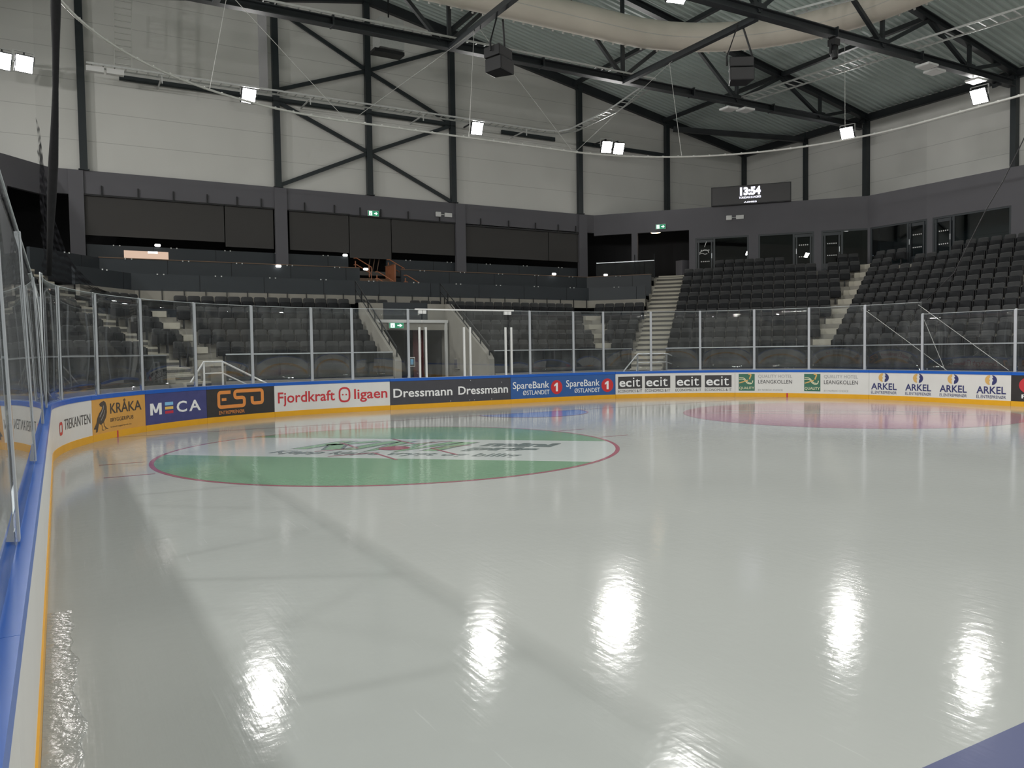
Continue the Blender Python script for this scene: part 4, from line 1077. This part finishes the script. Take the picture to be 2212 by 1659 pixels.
def column(x, y, z0, z1, w, label):
    r = thing('steel_column', (x, y, z0), label, 'column', 'steel wall columns')
    MB().ibeam((x, y, z0), (x, y, z1), w, w*.9, .03).build('shaft', 'steel_blue', r) if False else MB().bar((x, y, z0), (x, y, z1), w, w*.8, (0, 1, 0)).build('shaft', 'steel_blue', r)
    MB().box((x-w*.7, y-w*.6, z0), (x+w*.7, y+w*.6, z0+.04)).build('base_plate', 'steel_blue', r)
    MB().box((x-w*.6, y-w*.55, z1-.25), (x+w*.6, y+w*.55, z1-.22)).build('cap_plate', 'steel_blue', r)
CX = [(-11.55, 'leftmost dark column on the gable wall'), (-4.1, 'dark column at the left edge of the braced bay'), (.08, 'dark middle column of the braced bay'), (4.35, 'dark column at the right edge of the braced bay'), (11.85, 'dark column right of the braced bay'), (17.9, 'dark gable column between the braced bay and the scoreboard')]
for x, l in CX: column(x, WY-.17, 9.17, roofz(x)-.1, .27, l)
column(24.05, WY-.13, 9.1, EAVE, .24, 'dark corner column behind the scoreboard')
for y, l in ((5.6, 'slim dark column right of the scoreboard'), (1.75, 'dark column under the first roof truss'), (-5.6, 'dark column at the right edge of the picture')):
    column(24.03, y, 9.1, EAVE, .3 if y < 5 else .22, l)
for y in (1.75, -5.6): column(-24.03, y, 9.1, EAVE, .3, 'dark left wall column at y' if False else ('dark column on the left side wall, far one' if y > 0 else 'dark column on the left side wall, near one'))
BR = [((-4.1, 9.25), (.08, 11.13)), ((.08, 11.13), (4.3, 9.2)), ((-4.1, 12.9), (.08, 11.13)), ((.08, 11.13), (4.3, 12.9)), ((-4.1, 13.35), (.08, 14.85)), ((.08, 14.85), (4.3, 13.0)), ((.08, 14.85), (-4.1, 16.9)), ((.08, 14.85), (4.3, 16.6))]
bl_ = ['lower left', 'lower right', 'middle left', 'middle right', 'upper middle left', 'upper middle right', 'top left', 'top right']
for (a, c), l in zip(BR, bl_):
    r = MB().bar((a[0], WY-.16, a[1]), (c[0], WY-.16, c[1]), .10, .16).build('wall_brace', 'steel_blue'); tag(r, 'dark diagonal wall brace, %s one of the braced bay' % l, 'brace', 'diagonal wall braces')
for (x0, x1), l in zip(((-10.2, -4.2), (-4.1, 4.3), (7.1, 10.3), (12.0, 17.9)), ('left of the braced bay', 'across the braced bay', 'right of the braced bay', 'before the scoreboard bay')):
    tag(MB().bar((x0, WY-.14, 12.95), (x1, WY-.14, 12.95), .1, .2).build('wall_girt', 'steel_blue'), 'dark horizontal wall bar %s' % l, 'beam', 'horizontal wall bars')

tag(MB().box((-4.75, WY-.12, 13.3), (-4.4, WY, roofz(4.5)-.4)).build('wall_casing', 'fascia_pale'), 'pale vertical casing strip left of the braced bay', 'casing')
# ------------------------------------------------------------------ roof deck, edge beams, trusses
for sg, nm in ((1, 'right'), (-1, 'left')):
    b = MB(); vs = []; fs = []; ys = []; zo = []
    y = 10.6
    while y > -16:
        for dy, dz in ((0, 0), (.11, 0), (.15, .085), (.26, .085)): ys.append(y-dy); zo.append(dz)
        y -= .30
    ys += [-16.4, -78]; zo += [0, 0]
    for y, dz in zip(ys, zo):
        for x in (0, 12.2, 24.4): vs.append((sg*x, y, roofz(x)+.1+dz))
    for i in range(len(ys)-1):
        for k in (0, 1): fs.append((3*i+k, 3*i+k+1, 3*i+4+k, 3*i+3+k))
    b.add(vs, fs); struct(b, 'ceiling', 'deck', 'ribbed galvanised roof deck, %s slope' % nm, org=(0, 0, 14))
    r = thing('edge_beam', (sg*12, WY-.1, 14), 'sloping dark edge beam along the top of the gable wall, %s half' % nm, 'beam', 'roof edge beams')
    MB().bar((sg*0, WY-.12, roofz(0)-.14), (sg*24.2, WY-.12, EAVE-.14), .2, .42).build('beam', 'steel', r)
    r = thing('edge_beam', (sg*24.0, -10, EAVE-.4), 'dark eave beam along the top of the %s side wall' % nm, 'beam', 'roof edge beams')
    MB().bar((sg*24.05, WY, EAVE-.16), (sg*24.05, -30, EAVE-.16), .22, .36).build('beam', 'steel', r)
NB = [.2, 8.2, 14.75, 20.4]; NT = [4.2, 11.5, 17.65, 22.6]
def truss(y, label):
    r = thing('roof_truss', (0, y, 13.0), label, 'roof truss', 'roof trusses')
    zc = 13.18
    MB().ibeam((-23.6, y, zc), (23.6, y, zc), .30, .30, .035, .03).build('bottom_chord', 'steel', r)
    for sg in (1, -1):
        MB().ibeam((0, y, roofz(0)-.16), (sg*24.0, y, EAVE-.16), .26, .30, .035, .03).build('top_chord', 'steel', r)
        for i, x in enumerate(NB):
            if not (i == 0 and sg < 0):
                MB().bar((sg*x if i else x, y, zc), (sg*x if i else x, y, roofz(x)-.2), .13, .13).build('vertical', 'steel', r)
                MB().box((sg*x-.3, y-.09, zc+.12), (sg*x+.3, y+.09, zc+.3)).build('gusset', 'steel', r)
            MB().bar((sg*x, y, zc+.1), (sg*NT[i], y, roofz(NT[i])-.3), .14, .14).build('diagonal', 'steel', r)
            if i: MB().bar((sg*x, y, zc+.1), (sg*NT[i-1], y, roofz(NT[i-1])-.3), .14, .14).build('diagonal', 'steel', r)
    for x in (-12, -4.2, 4.2, 12.0, 17.0): MB().box((x-.03, y-.2, zc-.16), (x+.03, y+.2, zc+.2)).build('splice_plate', 'steel', r)
    return r
truss(1.7, 'far dark steel roof truss spanning the hall')
truss(-5.7, 'near dark steel roof truss at the upper right')
for x, l in ((-8.0, 'left'), (.2, 'middle, holding the left speaker'), (8.2, 'right, holding the right speaker')):
    tag(MB().bar((x, 1.6, 13.06), (x, -5.6, 13.06), .2, .2).build('roof_strut', 'steel'), 'dark strut between the two roof trusses, %s' % l, 'beam', 'struts between trusses')
for x in NT[:3]:
    i = NT.index(x)
    tag(MB().bar((x, 1.6, roofz(x)-.18), (x, -5.6, roofz(x)-.18), .18, .18).build('purlin', 'steel'), 'dark purlin under the deck between the trusses, %s from the ridge' % ORD[i], 'beam', 'roof purlins')
    tag(MB().bar((x, 10.2, roofz(x)-.18), (x, 1.8, roofz(x)-.18), .18, .18).build('purlin', 'steel'), 'dark purlin between the far truss and gable wall, %s from the ridge' % ORD[i], 'beam', 'roof purlins')
tag(MB().bar((18.1, WY-.5, roofz(17.9)-.62), (23.95, 5.64, EAVE-.36), .2, .28).build('corner_brace', 'steel'), 'dark diagonal beam across the far roof corner', 'beam')
tag(MB().bar((23.8, -5.6, EAVE-.3), (22.3, -5.65, 12.9), .16, .16).build('knee_brace', 'steel'), 'short dark knee brace at the right end of the near truss', 'beam', 'truss knee braces')
tag(MB().bar((23.8, 1.75, EAVE-.3), (22.6, 1.7, 12.9), .16, .16).build('knee_brace', 'steel'), 'short dark knee brace at the right end of the far truss', 'beam', 'truss knee braces')

# ------------------------------------------------------------------ textile air duct
r = thing('air_duct', (10, 0, 14), 'fat beige textile air duct curving under the roof', 'air duct')
DX, DY, DZ, DR, DRAD = 14.55, .55, 14.68, 7.2, .56
path = [(x, DY, DZ) for x in (-14, -11, -8, -5, -2, 1, 4, DX-DR)]
path += [(DX-DR+DR*math.sin(a), DY-DR+DR*math.cos(a), DZ) for a in [PI/2*i/16 for i in range(1, 17)]]
path += [(DX, y, DZ) for y in (-8.5, -11, -14, -18)]
MB().tube(path, DRAD, 28).build('fabric_tube', 'duct', r, smooth=True)
seam = MB()
for i, p in enumerate(path):
    pass
sp = []
for ang in (0.5, ):
    pts = []
    for i, p in enumerate(path):
        a = Vector(path[min(i+1, len(path)-1)])-Vector(path[max(i-1, 0)]); a.normalize(); nrm = a.cross(Vector((0, 0, 1)))
        pts.append(Vector(p)+nrm*DRAD*math.cos(-.35)+Vector((0, 0, 1))*DRAD*math.sin(-.35))
    seam.tube(pts, .014, 6)
seam.build('zip_seam', 'rope', r)
# nozzles along the lower outer flank
nb = MB()
acc = 0.0
for i in range(len(path)-1):
    p, q = Vector(path[i]), Vector(path[i+1]); L_ = (q-p).length; d = (q-p)/L_; out = -d.cross(Vector((0, 0, 1)))
    n = max(1, int(L_/.42))
    for k in range(n):
        c = p+d*L_*(k+.5)/n + out*DRAD*.62 + Vector((0, 0, -DRAD*.80))
        nb.tube([c, c+(out*.62+Vector((0, 0, -.8)))*.07], .045, 8)
nb.build('air_nozzles', 'rope', r)['kind'] = 'stuff'

# ------------------------------------------------------------------ floodlights
def beam(r, o, d, size, watts, spread):
    ld = bpy.data.lights.new('floodlight_beam', 'AREA')
    ld.shape = 'SQUARE'; ld.size = size; ld.energy = watts*BEAM; ld.spread = math.radians(spread); ld.color = (1.0, .985, .955)
    lo = bpy.data.objects.new('floodlight_beam', ld); COL.objects.link(lo)
    lo.parent = r
    lo.matrix_local = Matrix.Translation(Vector(o)-r.matrix_world.translation) @ d.to_track_quat('-Z', 'Y').to_matrix().to_4x4()
def flood(x, y, z, aim, label, size=.66, watts=300, spread=130):
    r = thing('floodlight', (x, y, z), label, 'floodlight', 'hall floodlights')
    d = (Vector(aim)-Vector((x, y, z))).normalized(); a = d.cross(Vector((0, 0, 1))).normalized(); u = a.cross(d)
    o = Vector((x, y, z)); h = size/2
    def P(i, j, k): return o+a*i+u*j+d*k
    b = MB(); b.add([P(-h, -h, 0), P(h, -h, 0), P(h, h, 0), P(-h, h, 0), P(-h, -h, -.1), P(h, -h, -.1), P(h, h, -.1), P(-h, h, -.1)], [(0, 3, 2, 1), (4, 5, 6, 7), (0, 1, 5, 4), (1, 2, 6, 5), (2, 3, 7, 6), (3, 0, 4, 7)])
    hs_ = b.build('housing', 'steel', r)
    b = MB()
    for i in range(2):
        for j in range(3):
            x0 = -h+.03+i*(size-.04)/2; y0 = -h+.02+j*(size-.02)/3; x1 = x0+(size-.08)/2; y1 = y0+(size-.08)/3
            b.add([P(x0, y0, .004), P(x1, y0, .004), P(x1, y1, .004), P(x0, y1, .004)], [(0, 1, 2, 3)])
    b.build('led_lens', 'lamp', hs_)
    lo = o+d*.012; beam(r, lo, d, size*.9, watts, spread)
    b = MB()
    for i in range(7):
        q = -h+.06+i*(size-.12)/6; b.add([P(q-.01, -h*.8, -.1), P(q+.01, -h*.8, -.1), P(q+.01, h*.8, -.1), P(q-.01, h*.8, -.1), P(q-.01, -h*.7, -.2), P(q+.01, -h*.7, -.2), P(q+.01, h*.7, -.2), P(q-.01, h*.7, -.2)], [(0, 3, 2, 1), (4, 5, 6, 7), (0, 1, 5, 4), (1, 2, 6, 5), (2, 3, 7, 6), (3, 0, 4, 7)])
    b.build('cooling_fins', 'steel', hs_)
    b = MB().bar(tuple(P(-h-.03, 0, -.05)), tuple(P(-h-.03, 0, -.05)+Vector((0, 0, .42))), .03, .05).bar(tuple(P(h+.03, 0, -.05)), tuple(P(h+.03, 0, -.05)+Vector((0, 0, .42))), .03, .05).bar(tuple(P(-h-.03, 0, -.05)+Vector((0, 0, .42))), tuple(P(h+.03, 0, -.05)+Vector((0, 0, .42))), .05, .03)
    b.build('yoke', 'galv', r)
    return r
for x, l in ((-14.05, 'floodlight cut by the left edge of the picture'), (-13.37, 'bright floodlight at the far left beside the black net edge'), (-5.5, 'bright floodlight on the ladder left of the braced bay'), (5.06, 'single bright floodlight right of the braced bay'), (12.72, 'left lamp of the floodlight pair on the gable wall'), (13.5, 'right lamp of the floodlight pair on the gable wall')):
    flood(x, 8.9, 12.55, (x*.55, -14, 0), l, size=.60, watts=115)
    tag(MB().bar((x, 8.95, 12.95), (x, WY, 12.95), .05, .06).build('lamp_arm', 'steel'), 'short steel arm holding the '+l, 'lamp arm', 'floodlight arms')
YL = (1.35, -5.2, -12.7, -20.2, -27.7, -36, -46, -56)
for y in YL:
    flood(22.0, y, 12.55, (4, y-6 if y > 0 else y-2, 0), 'floodlight high on the right wall' + (' below the far truss end' if y > 0 else ' near the right edge, under the near truss' if y > -6 else ', beyond the picture, %s from the far truss' % ORD[YL.index(y)]), size=.66, watts=90 if y > -6 else 170 if y > -15 else 130)
    flood(-22.2, y, 12.55, (-4, y-4 if y > 0 else y-1, 0), 'floodlight high on the left wall, %s from the gable' % ORD[YL.index(y)], watts=450 if y > -15 else 330, spread=155)
OY = (-13.1, -20.5, -28, -36, -46, -56)  # overhead lamp rows added out of view to brighten the ice
for y in OY:
    for x in (-8, 0, 8): flood(x, y, 13.0, (x*.8, y+.4, 0), 'added unseen downward floodlight over the ice, %s row behind the near truss, %s' % (ORD[OY.index(y)], {-8: 'left', 0: 'middle', 8: 'right'}[x]), watts=270 if y > -14 else 50 if y > -30 else 260, spread=150)
for x in (-13, 0, 13): flood(x, -68, 12.55, (x*.5, -45, 0), 'floodlight on the opposite gable behind the camera, %s' % {-13: 'left', 0: 'middle', 13: 'right'}[x])
flood(4.55, -5.85, 12.98, (3.0, -13, 0), 'floodlight under the near truss at the top edge of the picture')
for (x, y), l, lit in zip(((14.4, 1.85), (15.2, 1.6), (17.3, -5.85), (18.2, -5.6), (20.8, -5.75)), ('left flat luminaire under the far truss', 'right flat luminaire under the far truss', 'left flat luminaire under the near truss', 'second flat luminaire under the near truss', 'lit flat luminaire above the right floodlight'), (0, 0, 0, 0, 1)):
    r = thing('flat_luminaire', (x, y, 12.8), l, 'ceiling lamp', 'flat truss luminaires')
    MB().box((x-.32, y-.28, 12.82), (x+.32, y+.28, 12.9)).build('housing', 'white_paint', r)
    MB().box((x-.28, y-.24, 12.808), (x+.28, y+.24, 12.818)).build('diffuser', 'lamp_soft' if lit else 'white_paint', r)
    for k in (-.2, .2): MB().bar((x+k, y, 12.9), (x+k, y, 13.05), .02, .02).build('hanger', 'black', r)

# ------------------------------------------------------------------ cable ladders
def ladder(pts, w, label, step=.35, m='galv', side=None):
    r = thing('cable_ladder', pts[0], label, 'cable ladder', 'cable ladders')
    P = [Vector(p) for p in pts]; sd = []
    for i in range(len(P)):
        d = P[min(i+1, len(P)-1)]-P[max(i-1, 0)]; d.normalize()
        a = Vector(side) if side else d.cross(Vector((0, 0, 1))).normalized(); sd.append(a*w/2)
    for k in (1, -1):
        b = MB()
        for i in range(len(P)-1): b.bar(P[i]+sd[i]*k, P[i+1]+sd[i+1]*k, .03, .07)
        b.build('side_rail', m, r)
    rm = []
    b = MB(); n_tot = 0
    for i in range(len(P)-1):
        L_ = (P[i+1]-P[i]).length; n = max(1, int(L_/step))
        for k in range(n):
            t = (k+.5)/n; c = P[i].lerp(P[i+1], t); a = sd[i].lerp(sd[i+1], t)
            if n_tot < 90: MB().bar(c-a, c+a, .04, .03).build('rung', m, r)
            else: b.bar(c-a, c+a, .03, .025)
            n_tot += 1
    if b.v: b.build('rungs', m, r)['kind'] = 'stuff'
    return r
ladder([(-11.4, 8.9, 12.86), (-6, 8.9, 12.86), (0, 8.9, 12.86), (6, 8.9, 12.86), (8.6, 8.9, 12.86), (9.6, 8.7, 12.86), (10.0, 8.0, 12.88), (10.1, 5.0, 13.0), (10.1, 1.9, 13.45)], .5, 'long cable ladder along the gable wall below the braces', .36)
ladder([(-9.0, 1.7, 13.40), (-4, 1.7, 13.40), (0, 1.7, 13.40), (4.0, 1.7, 13.40), (9.8, 1.7, 13.40)], .42, 'cable ladder lying on the far truss chord', .36)
ladder([(-10.15, 8.75, 12.9), (-10.1, 8.75, 15.0), (-10.0, 8.75, 16.3)], .6, 'cable ladder rising up the gable wall at left', .22, side=(1, 0, 0), m='rope')
ladder([(15.3, 2.6, 13.42), (15.7, -2, 13.40), (16.2, -6, 13.40), (17.0, -12, 13.40)], .85, 'cable ladder running from the far truss over the near truss at right', .36)
ladder([(9.6, -5.7, 13.42), (10.6, -7.5, 13.5), (11.5, -11, 13.6)], .42, 'short cable ladder above the near truss behind the duct', .36)

# brackets carrying the gable ladder
for i, x in enumerate((-8.8, -3.0, 2.2, 7.7)):
    tag(MB().bar((x, 8.9, 12.75), (x, WY, 12.75), .05, .05).bar((x, 8.72, 12.5), (x, 8.72, 12.86), .04, .04).build('ladder_bracket', 'galv'), 'small bracket holding the gable cable ladder, %s from the left' % ORD[i], 'bracket', 'ladder brackets')
for i, x in enumerate((-11.1, -10.42)): tag(MB().box((x-.3, 8.78, 12.62), (x+.3, 9.0, 12.815)).build('ballast_box', 'white_paint'), 'pale driver box on the cable ladder, %s from the left' % ORD[i], 'box', 'driver boxes')
for x in (-10.1, ): pass

# ------------------------------------------------------------------ speakers
def speaker(x, y, z, yaw, label):
    r = thing('loudspeaker', (x, y, z), label, 'loudspeaker', 'hanging loudspeakers')
    c, s_ = math.cos(yaw), math.sin(yaw)
    def T(p): return (x+p[0]*c-p[1]*s_, y+p[0]*s_+p[1]*c, z+p[2])
    def bx(b, q, y0, y1):
        n = len(q); b.add([T((u, y0, v)) for u, v in q]+[T((u*.72, y1, v)) for u, v in q], [tuple(range(n))[::-1], tuple(range(n, 2*n))]+[(i, (i+1) % n, n+(i+1) % n, n+i) for i in range(n)])
    b = MB(); bx(b, [(-.42, -.42), (.42, -.42), (.42, .02), (-.42, .02)], -.28, .42); b.build('lower_cabinet', 'black', r, bevel=.02)
    b = MB(); bx(b, [(-.42, .06), (.42, .06), (.42, .40), (-.42, .40)], -.22, .46); b.build('upper_cabinet', 'black', r, bevel=.02)
    b = MB(); b.add([T((-.39, -.285, -.39)), T((.39, -.285, -.39)), T((.39, -.285, 0)), T((-.39, -.285, 0))], [(0, 1, 2, 3)]); b.add([T((-.39, -.225, .09)), T((.39, -.225, .09)), T((.39, -.225, .37)), T((-.39, -.225, .37))], [(0, 1, 2, 3)]); b.build('grille', 'i_dark', r)
    for k in (-1, 1): MB().tube([T((k*.44, .1, .2)), T((k*.44, .1, .5)), (x+k*.12, y, 13.06), ], .035, 6).build('strap', 'black', r)
    return r
speaker(.55, -1.5, 11.68, math.radians(28), 'left black loudspeaker pair hanging from the middle strut')
speaker(8.22, -4.85, 11.55, math.radians(-32), 'right black loudspeaker pair hanging from the right strut')
r = thing('moving_head', (12.0, -5.7, 12.4), 'small black stage lamp under the near truss', 'stage lamp')
MB().box((11.85, -5.85, 12.75), (12.15, -5.55, 12.98)).build('clamp', 'black', r); MB().tube([(12, -5.7, 12.75), (12, -5.7, 12.55), (12, -5.75, 12.3)], [.1, .16, .11], 12).build('head', 'black', r); MB().bar((11.82, -5.7, 12.45), (11.82, -5.7, 12.8), .03, .08).bar((12.18, -5.7, 12.45), (12.18, -5.7, 12.8), .03, .08).build('yoke', 'black', r)
r = thing('air_handling_unit', (.2, 7.7, 14.72), 'grey air heater hung below the roof behind the far truss', 'heater')
MB().box((-.35, 7.3, 14.95), (.75, 8.2, 16.2)).build('casing', 'galv', r); MB().box((-.6, 7.3, 14.72), (.75, 7.9, 14.86)).build('outlet', 'black', r); MB().bar((0.2, 7.7, 16.2), (0.2, 7.7, 18.0), .05, .05).build('hanger', 'black', r)

# ------------------------------------------------------------------ net rail, wires, net
RZ = 9.42
def railpt(t): p, n = rink(t, .03); return Vector((p.x, p.y, RZ))
r = thing('net_rail', tuple(railpt(0)), 'thin white tube rail following the rink bend high above the glass', 'net rail')
TT = trange(-30, 26, .5)
MB().tube([railpt(t) for t in TT], .035, 8).build('tube', 'rope', r, smooth=True)
cl = MB()
for t in trange(-27, 25, .6): cl.tube([railpt(t)+Vector((0, 0, -.03)), railpt(t)+Vector((0, 0, .045))], .03, 6)
cl.build('sleeve', 'rope', r)['kind'] = 'stuff'
def wire(a, c, label, rad=.009):
    tag(MB().tube([a, c], rad, 6).build('hanger_wire', 'wire'), label, 'wire', 'net rail wires')
wire((-8.0, -1.3, 12.98), tuple(railpt(-8.9)), 'vertical wire down to the rail by the left floodlight')
wire((.2, -.3, 12.98), tuple(railpt(.1)), 'vertical wire down to the single floodlight')
wire((8.2, -1.2, 12.98), tuple(railpt(9.0)), 'vertical wire down to the rail left of the scoreboard')
wire((12.6, -5.7, 13.05), tuple(railpt(15.0)), 'vertical wire from the near truss to the rail')
wire((-8.0, .2, 12.98), tuple(railpt(-4.3)), 'slanting wire from the left strut, left side of the first V')
wire((.2, -.4, 12.98), tuple(railpt(-4.2)), 'slanting wire from the middle strut, right side of the first V')
wire((.25, -.6, 12.98), tuple(railpt(4.5)), 'slanting wire from the middle strut, left side of the second V')
wire((8.2, -1.4, 12.98), tuple(railpt(4.6)), 'slanting wire from the right strut, right side of the second V')
net = MB(); T2 = trange(-17.9, 17.9, .6); vs = []; fs = []
for t in T2:
    for k in range(5):
        p, n = rink(t, .03+.03*(1-k/4)); vs.append((p.x, p.y, 3.36+(RZ-3.36)*k/4))
for i in range(len(T2)-1):
    for k in range(4): fs.append((5*i+k, 5*i+5+k, 5*i+6+k, 5*i+k+1))
net.add(vs, fs)
tag(net.build('safety_net', 'net', smooth=True), 'fine see-through safety net hanging from the rail to the glass top', 'net')
b = MB(); pts = []
for i in range(17):
    k = i/16; z = 14.2-(14.2-3.4)*k; pts.append((-12.18-.56*k+.02*math.sin(k*11), -8.45+.02*math.sin(k*7), z))
b.tube(pts, [.08-.018*math.sin(i*1.3)-.02*i/16 for i in range(17)], 8)
tag(b.build('net_bundle', 'net_black', smooth=True), 'black gathered net edge hanging like a rope at far left', 'net')
b = MB(); vs = []; fs = []; nt_, nz_ = 12, 14
for i in range(nt_+1):
    t = -17.5+4.4*i/nt_; top = 3.46+2.6*(1-i/nt_)**1.8+.2*(1-i/nt_)
    for k in range(nz_+1):
        p, n = rink(t, .02+.04*math.sin(k*1.9+i)); vs.append((p.x, p.y, 3.40+(top-3.40)*k/nz_))
for i in range(nt_):
    for k in range(nz_): q = i*(nz_+1)+k; fs.append((q, q+nz_+1, q+nz_+2, q+1))
b.add(vs, fs); tag(b.build('net_fold', 'net_fold', smooth=True), 'sagging folds of black net beside the gathered net edge', 'net')
b = MB().tube([(13.0, -12.6, 9.42), (12.95, -11.81, 8.24), (12.9, -11.19, 6.97), (12.88, -10.67, 6.13), (12.87, -9.68, 4.26), (12.87, -8.75, 3.45)], .016, 6)
tag(b.build('tie_rope', 'black', smooth=True), 'thin black cord hanging down to the glass step at right', 'cord')
# thin steel stays and lines at the glass step
r = thing('wire_stay', (12.87, -8.3, 3.4), 'thin steel stays slanting down from the glass step at right', 'wire')
for a, c in (((13.0, -6.2, 3.3), (13.0, -9.4, 1.06)), ((12.95, -8.4, 3.3), (12.95, -11.4, 1.1)), ((13.2, -8.4, 2.9), (13.2, -9.2, 1.08))): MB().tube([a, c], .009, 6).build('wire', 'wire', r)

# ------------------------------------------------------------------ white and grey crossing stair railings behind the boards
def crossing(xa, xb, y, label, m, spread=.85, zt=1.72):
    r = thing('stair_railing', ((xa+xb)/2, y, 0), label, 'railing', 'crossing stair railings')
    for yy in (y,):
        MB().tube([(xa-spread*.55, yy, .98), (xa, yy, zt), (xb, yy, zt), (xb+spread*1.6, yy, .98)], .03, 8).build('top_rail', m, r)
        MB().tube([(xa-spread*.05, yy, .98), (xa, yy, zt-.36), (xb, yy, zt-.36), (xb+spread*.85, yy, .98)], .022, 8).build('mid_rail', m, r)
        for x in (xa, xb): MB().bar((x, yy, 0), (x, yy, zt), .05, .05).build('baluster', m, r)
    MB().box((xa-.1, y+.02, .7), (xb+.1, y+.95, .78)).build('platform', 'concrete', r)
crossing(-8.75, -8.2, 1.0, 'white stair railing above the ESO board', 'white_paint')
crossing(8.14, 9.70, .8, 'pale stair railing in front of the broad right stairs', 'alu', spread=1.4)

# ------------------------------------------------------------------ signs, scoreboard, small fittings
def chq(s, d, z): q = ch(s, d); return Vector((q[0], q[1], z))
r = thing('scoreboard', tuple(chq(8.1, .1, 9.15)), 'black LED clock display showing 13:54 in the far corner', 'scoreboard')
b = MB(); q = [ch(6.2, .25), ch(10.06, .25), ch(10.06, .08), ch(6.2, .08)]; b.prism(q, 'z', 9.15, 10.1); b.build('cabinet', 'black', r)
b = MB(); q = [ch(6.25, .27), ch(10.01, .27), ch(10.01, .255), ch(6.25, .255)]; b.prism(q, 'z', 9.19, 10.06); b.build('screen', 'i_dark', r)
def stext(b, s, s0, s1, z0, z1, wgt=0.0, d=.28):
    v, f = text2d(s, wgt); b.add([tuple(chq(s0+(s1-s0)*x, d, z0+(z1-z0)*y)) for x, y in v], f)
b = MB(); stext(b, '13:54', 7.62, 8.62, 9.58, 10.0, .06); stext(b, 'TORSDAG 21.04.2022', 7.57, 8.63, 9.43, 9.53, .02); stext(b, 'AIMES', 7.8, 8.43, 9.21, 9.28, .02); b.build('digits', 'led_text', r)
def exitsign(o, ax, nrm, label, w=.5, h=.24):
    o = Vector(o); ax = Vector(ax); n = Vector(nrm)
    r = thing('exit_sign', tuple(o), label, 'exit sign', 'green exit signs')
    def R_(b, a0, a1, z0, z1, k): b.add([o+ax*a0+n*k+Vector((0, 0, z0)), o+ax*a1+n*k+Vector((0, 0, z0)), o+ax*a1+n*k+Vector((0, 0, z1)), o+ax*a0+n*k+Vector((0, 0, z1))], [(0, 1, 2, 3)])
    b = MB(); b.bar(o+ax*(-w/2-.01)+Vector((0, 0, h/2)), o+ax*(w/2+.01)+Vector((0, 0, h/2)), .07, h+.02); b.build('sign_box', 'white_paint', r)
    b = MB(); R_(b, -w/2, w/2, 0, h, .038); b.build('face', 'exit_green', r)
    b = MB(); R_(b, -w*.42, -w*.12, h*.1, h*.9, .041); R_(b, w*.06, w*.26, h*.4, h*.6, .041)
    b.add([o+ax*(w*.22)+n*.041+Vector((0, 0, h*.15)), o+ax*(w*.42)+n*.041+Vector((0, 0, h*.5)), o+ax*(w*.22)+n*.041+Vector((0, 0, h*.85))], [(0, 1, 2)]); b.build('pictogram', 'exit_white', r)
    b = MB()
    b.tube([o+ax*(-w*.3)+n*.043+Vector((0, 0, h*.2)), o+ax*(-w*.26)+n*.043+Vector((0, 0, h*.5)), o+ax*(-w*.24)+n*.043+Vector((0, 0, h*.68))], .012, 5); b.build('running_figure', 'exit_green', r)
exitsign((.16, 10.0, 8.22), (1, 0, 0), (0, -1, 0), 'green exit sign on the fascia under the braced bay')
exitsign(tuple(chq(3.6, .06, 8.2)), (CU.x, CU.y, 0), (CN.x, CN.y, 0), 'green exit sign above the dark concourse opening')
exitsign((-.62, 5.45, 2.92), (1, 0, 0), (0, -1, 0), 'green exit sign on the tunnel lintel', .62, .22)
def emlight(o, ax, nrm, label):
    o = Vector(o); ax = Vector(ax); n = Vector(nrm); r = thing('emergency_light', tuple(o), label, 'emergency light', 'twin emergency lights')
    MB().bar(o+ax*-.42, o+ax*-.14, .09, .24).build('round_lamp', 'white_paint', r, bevel=.03); MB().bar(o+ax*.06, o+ax*.44, .08, .2).build('battery_box', 'white_paint', r, bevel=.01)
    MB().bar(o+ax*-.14, o+ax*.06, .03, .03).build('conduit', 'galv', r)
emlight((3.75, 10.04, 8.55), (1, 0, 0), (0, -1, 0), 'white emergency light on the fascia left of the second pillar')
emlight(tuple(chq(7.35, .06, 8.55)), (CU.x, CU.y, 0), (CN.x, CN.y, 0), 'white emergency light below the scoreboard')
r = thing('ceiling_disc_lamp', tuple(chq(3.25, -.4, 8.10)), 'warm round lamp under the concourse ceiling', 'ceiling lamp')
c = chq(3.25, -.45, 8.11); b = MB(); b.tube([c+Vector((0, 0, .08)), c], .28, 20); b.build('rim', 'white_paint', r); b = MB(); b.tube([c, c-Vector((0, 0, .015))], .25, 20); b.build('diffuser', 'lamp_warm', r)
r = thing('lounge_light_box', (-9.6, 9.3, 5.4), 'warm lit counter niche behind the left parapets', 'lit niche')
MB().box((-10.3, 9.36, 5.68), (-8.7, 9.4, 6.06)).build('lit_panel', emis('warm_niche_light', (1.0, .72, .55), .55), r); MB().box((-9.45, 9.3, 5.98), (-9.1, 9.35, 6.05)).build('tube', 'spot_white', r)
for i, (x, y, z) in enumerate(((-9.0, 10.2, 6.42), (-4.55, 8.6, 5.6), (-1.15, 10.2, 6.39), (-.75, 8.6, 5.62), (9.1, 8.55, 5.75), (11.9, 8.0, 5.75))):
    tag(MB().slab((x, y, z), .22, .1, .08, .04).build('counter_lamp', 'spot_white'), 'small white lamp on the lounge parapets, %s from the left' % ORD[i], 'lamp', 'small lounge lamps')
b = MB().box(*((lambda q: ((q[0]-.25, q[1]-.25, 5.69), (q[0]+.25, q[1]+.25, 6.55)))(ch(4.65, -.5)))); tag(b.build('grey_cabinet', 'fascia'), 'pale grey cabinet at the top of the broad right stairs', 'cabinet')
